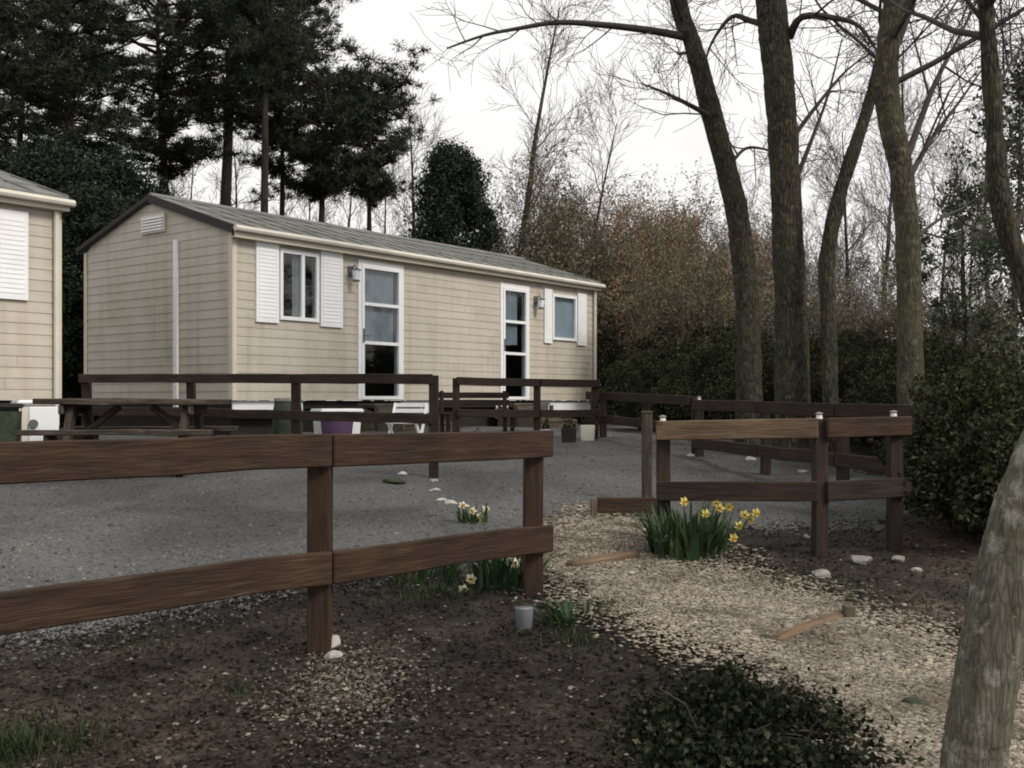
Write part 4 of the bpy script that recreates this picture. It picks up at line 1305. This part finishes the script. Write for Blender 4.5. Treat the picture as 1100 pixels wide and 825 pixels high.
# ------------------------------------------------------------------ scrub: thickets of fine twigs with buds
def scrub_kind(h, w, n, nb):
    m = MB()
    PS = dict(depth=2, n=(9, 6), len=(h * .26, h * .12), ang=(20, 50), wob=.12, up=.05, rmin=.006, thick=.010)
    for i in range(n):
        a = random.uniform(0, 6.28); ln = random.uniform(.05, .42) * w / h * 1.4
        q = wander(Vector((.25 * math.cos(a), .25 * math.sin(a), -.1)), Vector((math.cos(a) * ln, math.sin(a) * ln, 1)), h * random.uniform(.55, 1.0), h / 8, .08, .03)
        rs = [.03 * (1 - .85 * k / (len(q) - 1)) for k in range(len(q))]
        m.tube(q, rs, 4, cap=False)
        branches(m, q, rs, 1, PS, .2)
    V = np.array(m.v)
    V = V[V[:, 2] > h * .12]
    p = V[RNG.integers(0, len(V), nb)] + RNG.normal(0, .07 * h / 5, (nb, 3))
    return m.mesh('stems'), p


KS = []
for h, w, n, nb in ((6.0, 4.0, 16, 15000), (5.0, 4.2, 16, 15000), (4.2, 3.6, 14, 12000)):
    st, p = scrub_kind(h, w, n, nb)
    st.materials.append(M['twig'])
    row = [st]
    for bm_ in ('bud_olive', 'bud_russet', 'bud_grey'):
        f = leaf_mesh('foliage', p + RNG.normal(0, .03, p.shape), .085, .032)
        f.materials.append(M[bm_]); row.append(f)
    KS.append(row)
SC = {1: ('one of the olive brown leafless thickets behind the end of the caravan', 'olive thickets'), 2: ('one of the russet leafless thickets glowing between the caravan and the leaning trunk', 'russet thickets'), 3: ('one of the grey twiggy thickets behind the tall bare trunks', 'grey thickets')}


def scrub(k, px, d, s, bud):
    x = (px - 550) / F * d
    r = empty('thicket', (x, d, gz(x, d)), SC[bud][0], 'thicket', SC[bud][1], rz=random.uniform(0, 6.28))
    if d > 23: s *= 1.12
    r.scale = (s, s, s * random.uniform(.92, 1.08))
    link('stems', KS[k][0], None, r); link('foliage', KS[k][bud], None, r)


for a in [(1, 575, 27.0, 1.05, 1), (0, 600, 29, .98, 1), (0, 640, 30, .98, 1), (1, 668, 26.5, .85, 1), (2, 728, 22.5, .85, 1), (1, 745, 23, .80, 1), (2, 738, 20.5, .8, 1), (2, 780, 21, .8, 1),
          (0, 690, 30, 1.0, 2), (1, 715, 28, 1.05, 2), (0, 735, 32, .95, 2), (1, 765, 29, .95, 2), (2, 725, 25.5, .95, 2), (0, 665, 34, 1.05, 2), (1, 790, 33, .95, 2),
          (1, 820, 25, .80, 3), (2, 850, 23, .80, 1), (2, 885, 22, .8, 3), (1, 915, 26, .75, 3), (2, 945, 21, .75, 1), (2, 990, 22, .70, 3), (2, 1030, 20, .7, 1), (2, 1065, 22, .7, 3), (2, 1110, 19, .7, 1),
          (0, 830, 34, .95, 3), (0, 900, 36, .9, 3), (0, 760, 38, 1.05, 3), (0, 720, 40, 1.12, 3), (0, 660, 42, 1.1, 3),
          (1, 520, 30, .95, 1), (0, 470, 33, .85, 3), (1, 400, 30, .72, 3), (1, 330, 31, .72, 3), (1, 260, 30, .7, 3), (1, 200, 31, .7, 3)]:
    scrub(*a)

# ------------------------------------------------------------------ evergreens
def pine_kind(h, r, crown_lo, spread, nwhorl, per):
    pts = wander(Vector((0, 0, -.1)), Vector((0, 0, 1)), h, h / 10, .025, .02)
    rad = [r * (1 - .85 * i / (len(pts) - 1)) + .01 for i in range(len(pts))]
    t = MB(); t.tube(pts, rad, 9)
    lv = MB()
    centres = []
    nb = nwhorl * 5
    for i in range(nb):
        tt = crown_lo + (1 - crown_lo) * (i + random.random()) / nb
        j = min(int(tt * (len(pts) - 1)), len(pts) - 2)
        p = pts[j].lerp(pts[j + 1], tt * (len(pts) - 1) - j)
        k = (tt - crown_lo) / (1 - crown_lo)
        ln = spread * (.35 + .9 * math.sin(math.pi * min(1, .18 + .80 * (1 - k) ** .8))) * random.uniform(.55, 1.1)
        a = i * 2.399 + random.gauss(0, .3)
        q = wander(p, Vector((math.cos(a), math.sin(a), random.uniform(-.15, .35))), ln, ln / 6, .10, .05)
        rs = [max(.008, .05 * (1 - .8 * c / (len(q) - 1)) * ln / spread) for c in range(len(q))]
        lv.tube(q, rs, 5, cap=False)
        for c in range(2, len(q)):
            if random.random() < .9: centres.append(q[c] + Vector((random.gauss(0, .14), random.gauss(0, .14), random.uniform(0, .18))))
            for z in range(1 if c % 2 else (2 if random.random() < .5 else 1)):
                centres.append(q[c] + Vector((random.gauss(0, .34), random.gauss(0, .34), random.gauss(.08, .16))))
    # dead lower limbs
    for i in range(12):
        tt = random.uniform(.2, crown_lo); j = int(tt * (len(pts) - 1)); a = random.uniform(0, 6.28)
        q = wander(pts[j], Vector((math.cos(a), math.sin(a), random.uniform(-.3, .2))), random.uniform(.6, 1.8), .3, .15, -.01)
        lv.tube(q, [.018 * (1 - .7 * c / (len(q) - 1)) for c in range(len(q))], 4, cap=False)
    cen = np.array([tuple(c) for c in centres])
    idx = RNG.integers(0, len(cen), per)
    d = rand_unit(per)
    d[:, 2] = d[:, 2] * .8 + .15
    pos = cen[idx] + d * (RNG.uniform(.02, .33, per) * RNG.uniform(.6, 1.3, len(cen))[idx])[:, None] * np.array([[1, 1, .65]])
    f = leaf_mesh('crown', pos, .20, .026, axis=d, axis_mix=.65)
    f.materials.append(M['needle'])
    t.add(lv.v, lv.f)
    tm = t.mesh('trunk'); tm.materials.append(M['bark_pine'])
    return tm, f


KP = [pine_kind(13.5, .20, .56, 3.1, 11, 60000), pine_kind(12.5, .19, .58, 2.9, 10, 56000), pine_kind(14.0, .21, .54, 3.2, 11, 62000), pine_kind(9.5, .15, .64, 1.75, 8, 36000)]


def pine(k, px, d, s, rot, label, sq=1.0, wide=1.0):
    x = (px - 550) / F * d
    r = empty('pine_tree', (x, d, gz(x, d)), label, 'tree', 'dark pines behind the caravans', rz=rot)
    r.scale = (s * wide, s * wide, s * sq)
    t = link('trunk', KP[k][0], None, r, smooth=False); link('crown', KP[k][1], None, r)
    return r


pine(0, -35, 21, .74, 0.3, 'dark pine rising behind the left caravan, cut by the left edge')
pine(2, 84, 24, .74, 1.4, 'dark pine with a straight trunk over the gap between the two caravans')
pine(1, 178, 27, .86, 2.2, 'dark pine right of the gap, its crown above the gable vent', wide=1.1)
pine(2, 236, 30, 1.08, 4.0, 'bushy dark pine standing behind the gable peak')
pine(1, 284, 25, 1.06, 5.2, 'tall dark pine with a bare black trunk above the nearer end of the roof', wide=.62)
pine(3, 393, 27, .90, 0.9, 'smaller dark pine with a thin bare trunk, right end of the pine row', wide=.78)
pine(3, 345, 31, 1.05, 3.1, 'distant dark pine between the tall one and the smaller one')
pine(0, 300, 34, .95, 2.7, 'farthest dark pine, whose crown fills in above the roof', wide=.7)
pine(0, 20, 29, .84, 5.5, 'dark pine set back between the first two pines on the left')
pine(0, 1200, 22, .9, 1.2, 'dark pine beyond the right edge, behind the slim leaning trunk', wide=.5)


def conifer_kind(h, w, n, leaf, lw, mat, lumps, lr, top=.5):
    """dense dark evergreen, ground to tip, uneven outline"""
    m = MB(); m.tube([(0, 0, -.1), (.03, 0, h * .5), (0, .02, h * .95)], [.12, .08, .015], 8)
    z = RNG.uniform(.03, 1, lumps)
    rad = np.where(z < top, .78 + .22 * z / top, np.sqrt(np.clip(1 - ((z - top) / (1 - top)) ** 2, 0, 1))) * w / 2
    a = RNG.uniform(0, 6.28, lumps); k = RNG.uniform(.35, 1.0, lumps)
    cs = np.column_stack([rad * k * np.cos(a), rad * k * np.sin(a), z * h * .96])
    idx = RNG.integers(0, lumps, n)
    d = rand_unit(n)
    rr = lr * RNG.uniform(.5, 1.3, lumps)[idx] * RNG.uniform(.3, 1.0, n)
    pos = cs[idx] + d * rr[:, None]
    pos = pos[pos[:, 2] > .03]
    f = leaf_mesh('crown', pos, leaf, lw)
    f.materials.append(M[mat])
    t = m.mesh('trunk'); t.materials.append(M['bark_pine'])
    return t, f


KY = [conifer_kind(6.6, 2.6, 80000, .11, .036, 'yew', 460, .36, .35), conifer_kind(5.6, 3.4, 48000, .12, .042, 'yew', 220, .42, .4)]


def evergreen(k, px, d, s, rot, label, group=None, sz=1.0, name='evergreen_tree'):
    x = (px - 550) / F * d
    r = empty(name, (x, d, gz(x, d)), label, 'tree', group, rz=rot)
    r.scale = (s, s, s * sz)
    link('trunk', KY[k][0], None, r); link('crown', KY[k][1], None, r)


evergreen(0, 484, 26.5, 1.05, .4, 'dark rounded conifer rising alone above the middle of the roof')
GY = 'dark evergreen mass in the gap behind the caravans'
for i, (k, px, d, s, sz, lb) in enumerate([(1, 60, 21, .98, 1.0, 'dense dark evergreen filling the gap between the two caravans'), (1, 120, 22, 1.0, .98, 'dense dark evergreen right behind the low side of the gable'), (1, -5, 20, .95, .95, 'dense dark evergreen behind the roof of the left caravan'),
                                           (0, 168, 23.5, .85, .92, 'dense dark evergreen just left of the gable peak'), (1, -80, 20, 1.0, 1.0, 'dense dark evergreen off the left end of the pine row'), (0, 92, 19.4, .9, .75, 'low dark evergreen squeezed close behind the gap')]):
    evergreen(k, px, d, s, i * 1.3, lb, GY, sz)

# holly-like evergreen at the right, loose crown with gaps
def loose_tree(px, d, h, w, n, label, mat, lumps, lr, zlo, leaf=.075, lw=.045, stem=.09):
    x = (px - 550) / F * d
    r = empty('holly_tree', (x, d, gz(x, d)), label, 'tree')
    m = MB(); q = wander(Vector((0, 0, -.1)), Vector((0, 0, 1)), h * .95, h / 9, .05, .03); rs = [stem * (1 - .85 * i / (len(q) - 1)) for i in range(len(q))]
    m.tube(q, rs, 8)
    branches(m, q, rs, 1, dict(PB, n=(26, 6, 0), depth=2, len=(w * .5, .5, .2), up=.02), zlo); m.build('trunk', M['bark'], r, smooth=True)
    z = RNG.uniform(zlo, 1, lumps); k = RNG.uniform(.15, 1.0, lumps); a = RNG.uniform(0, 6.28, lumps)
    rad = w / 2 * np.sqrt(np.clip(1 - (np.abs(z - (zlo + 1) / 2) / ((1 - zlo) / 2 * 1.05)) ** 2, .04, 1))
    cs = np.column_stack([rad * k * np.cos(a), rad * k * np.sin(a), z * h])
    idx = RNG.integers(0, lumps, n); dd = rand_unit(n)
    pos = cs[idx] + dd * (lr * RNG.uniform(.5, 1.3, lumps)[idx] * RNG.uniform(.2, 1, n))[:, None]
    link('crown', leaf_mesh('crown', pos, leaf, lw), M[mat], r)


loose_tree(1118, 12.5, 4.6, 2.1, 5500, 'dark green leafy evergreen behind the slim trunk at the right edge', 'holly', 90, .34, .22)
loose_tree(1180, 15, 5.2, 3.0, 12000, 'leafy evergreen half out of the picture past the slim trunk', 'holly', 90, .36, .25)
loose_tree(1040, 17, 4.0, 2.4, 4200, 'thin evergreen with sky showing through, between the mossy and slim trunks', 'holly', 50, .26, .4)

# dark bushes
KH = []
for rx, rz, n in ((.55, .62, 15000), (.75, .55, 15000), (.9, .8, 19000)):
    f = bush_mesh(n, rx, rx, rz, 70, .22, .046, .026); f.materials.append(M['hedge'])
    s = bush_stems(rx, rz); s.materials.append(M['bark'])
    KH.append((s, f))


def bush(k, px, d, s, label, group=None, sz=1.0):
    x = (px - 550) / F * d
    r = empty('bush', (x, d, gz(x, d)), label, 'bush', group, rz=random.uniform(0, 6.28))
    r.scale = (s, s, s * sz)
    link('stems', KH[k][0], None, r); link('foliage', KH[k][1], None, r)


bush(0, 1030, 7.6, .92, 'dark green bush at the right end of the pale topped fence', sz=1.05)
bush(1, 1085, 7.0, .95, 'dark bush just left of the mossy foreground trunk')
bush(0, 1066, 8.6, .95, 'taller dark bush rising behind the one at the fence end', sz=1.0)
bush(2, 1160, 7.6, .75, 'wide dark bush behind the mossy foreground trunk')
bush(2, 1010, 10.5, .9, 'dark bush behind the foot of the mossy olive trunk')
GB = 'dark evergreen undergrowth along the far edge of the yard'
LB = 'one of the dark low bushes under the scrub beyond the far fence'
for i, (k, px, d, s) in enumerate([(2, 690, 18, .85), (1, 735, 16.5, .9), (2, 770, 17, 1.0), (1, 800, 15.5, .9), (2, 830, 16, .9), (2, 870, 15, .9), (1, 905, 14, 1.0), (2, 935, 13.5, .9), (1, 965, 12.5, 1.0), (2, 700, 20, .9), (2, 1050, 13, .7), (2, 1130, 11, .75), (2, 720, 21, 1.2), (2, 785, 20, 1.25), (2, 850, 19, 1.1), (2, 920, 18, 1.05), (2, 1000, 16, .95), (2, 678, 23, 1.1)]):
    bush(k, px, d, s, LB, GB)


# ------------------------------------------------------------------ light, sky, camera
w = bpy.data.worlds.new('World'); sc.world = w; w.use_nodes = True
nt = w.node_tree
bg = nt.nodes['Background']
sky = N(nt, 'ShaderNodeTexSky'); sky.sky_type = 'NISHITA'; sky.sun_disc = False
SE, SAZ = math.radians(42), math.radians(128)      # azimuth measured clockwise from +Y (forward)
sky.sun_elevation = SE; sky.sun_rotation = SAZ
tcw = N(nt, 'ShaderNodeTexCoord')
mpw = N(nt, 'ShaderNodeMapping'); mpw.inputs['Scale'].default_value = (1, 1, 2.2)
nt.links.new(tcw.outputs['Generated'], mpw.inputs[0])
cl = N(nt, 'ShaderNodeTexNoise'); cl.inputs['Scale'].default_value = 2.4; cl.inputs['Detail'].default_value = 7; cl.inputs['Roughness'].default_value = .55
nt.links.new(mpw.outputs[0], cl.inputs['Vector'])
cr = ramp(nt, cl.outputs['Fac'], [(.30, (10.2, 10.1, 10.1)), (.50, (11.7, 11.5, 11.2)), (.75, (12.9, 12.6, 12.0))])
mxw = N(nt, 'ShaderNodeMix'); mxw.data_type = 'RGBA'; mxw.inputs[0].default_value = .92
nt.links.new(sky.outputs[0], mxw.inputs[6]); nt.links.new(cr.outputs[0], mxw.inputs[7])
nt.links.new(mxw.outputs[2], bg.inputs['Color'])
bg.inputs['Strength'].default_value = .092

sl = bpy.data.lights.new('sun', 'SUN'); sl.energy = 2.6; sl.angle = math.radians(15); sl.color = (1, .93, .82)
so = bpy.data.objects.new('sun', sl); COL.objects.link(so)
dirv = Vector((math.sin(SAZ) * math.cos(SE), math.cos(SAZ) * math.cos(SE), math.sin(SE)))
so.rotation_euler = dirv.to_track_quat('Z', 'Y').to_euler()
so.location = (0, 0, 20)

cam = bpy.data.cameras.new('camera'); co = bpy.data.objects.new('camera', cam); COL.objects.link(co)
cam.sensor_fit = 'HORIZONTAL'; cam.sensor_width = 36; cam.lens = 36 * F / 1100
cam.shift_y = (YH - 412.5) / 1100
cam.clip_start = .05; cam.clip_end = 1500
co.location = (0, 0, CZ); co.rotation_euler = (math.radians(90), 0, 0)
sc.camera = co
sc.view_settings.view_transform = 'Standard'; sc.view_settings.look = 'None'; sc.view_settings.gamma = 1; sc.view_settings.exposure = 0
sc.render.engine = 'CYCLES'
sc.cycles.max_bounces = 6; sc.cycles.diffuse_bounces = 3; sc.cycles.transparent_max_bounces = 12
sc.cycles.use_denoising = True
sc.cycles.filter_width = 1.9
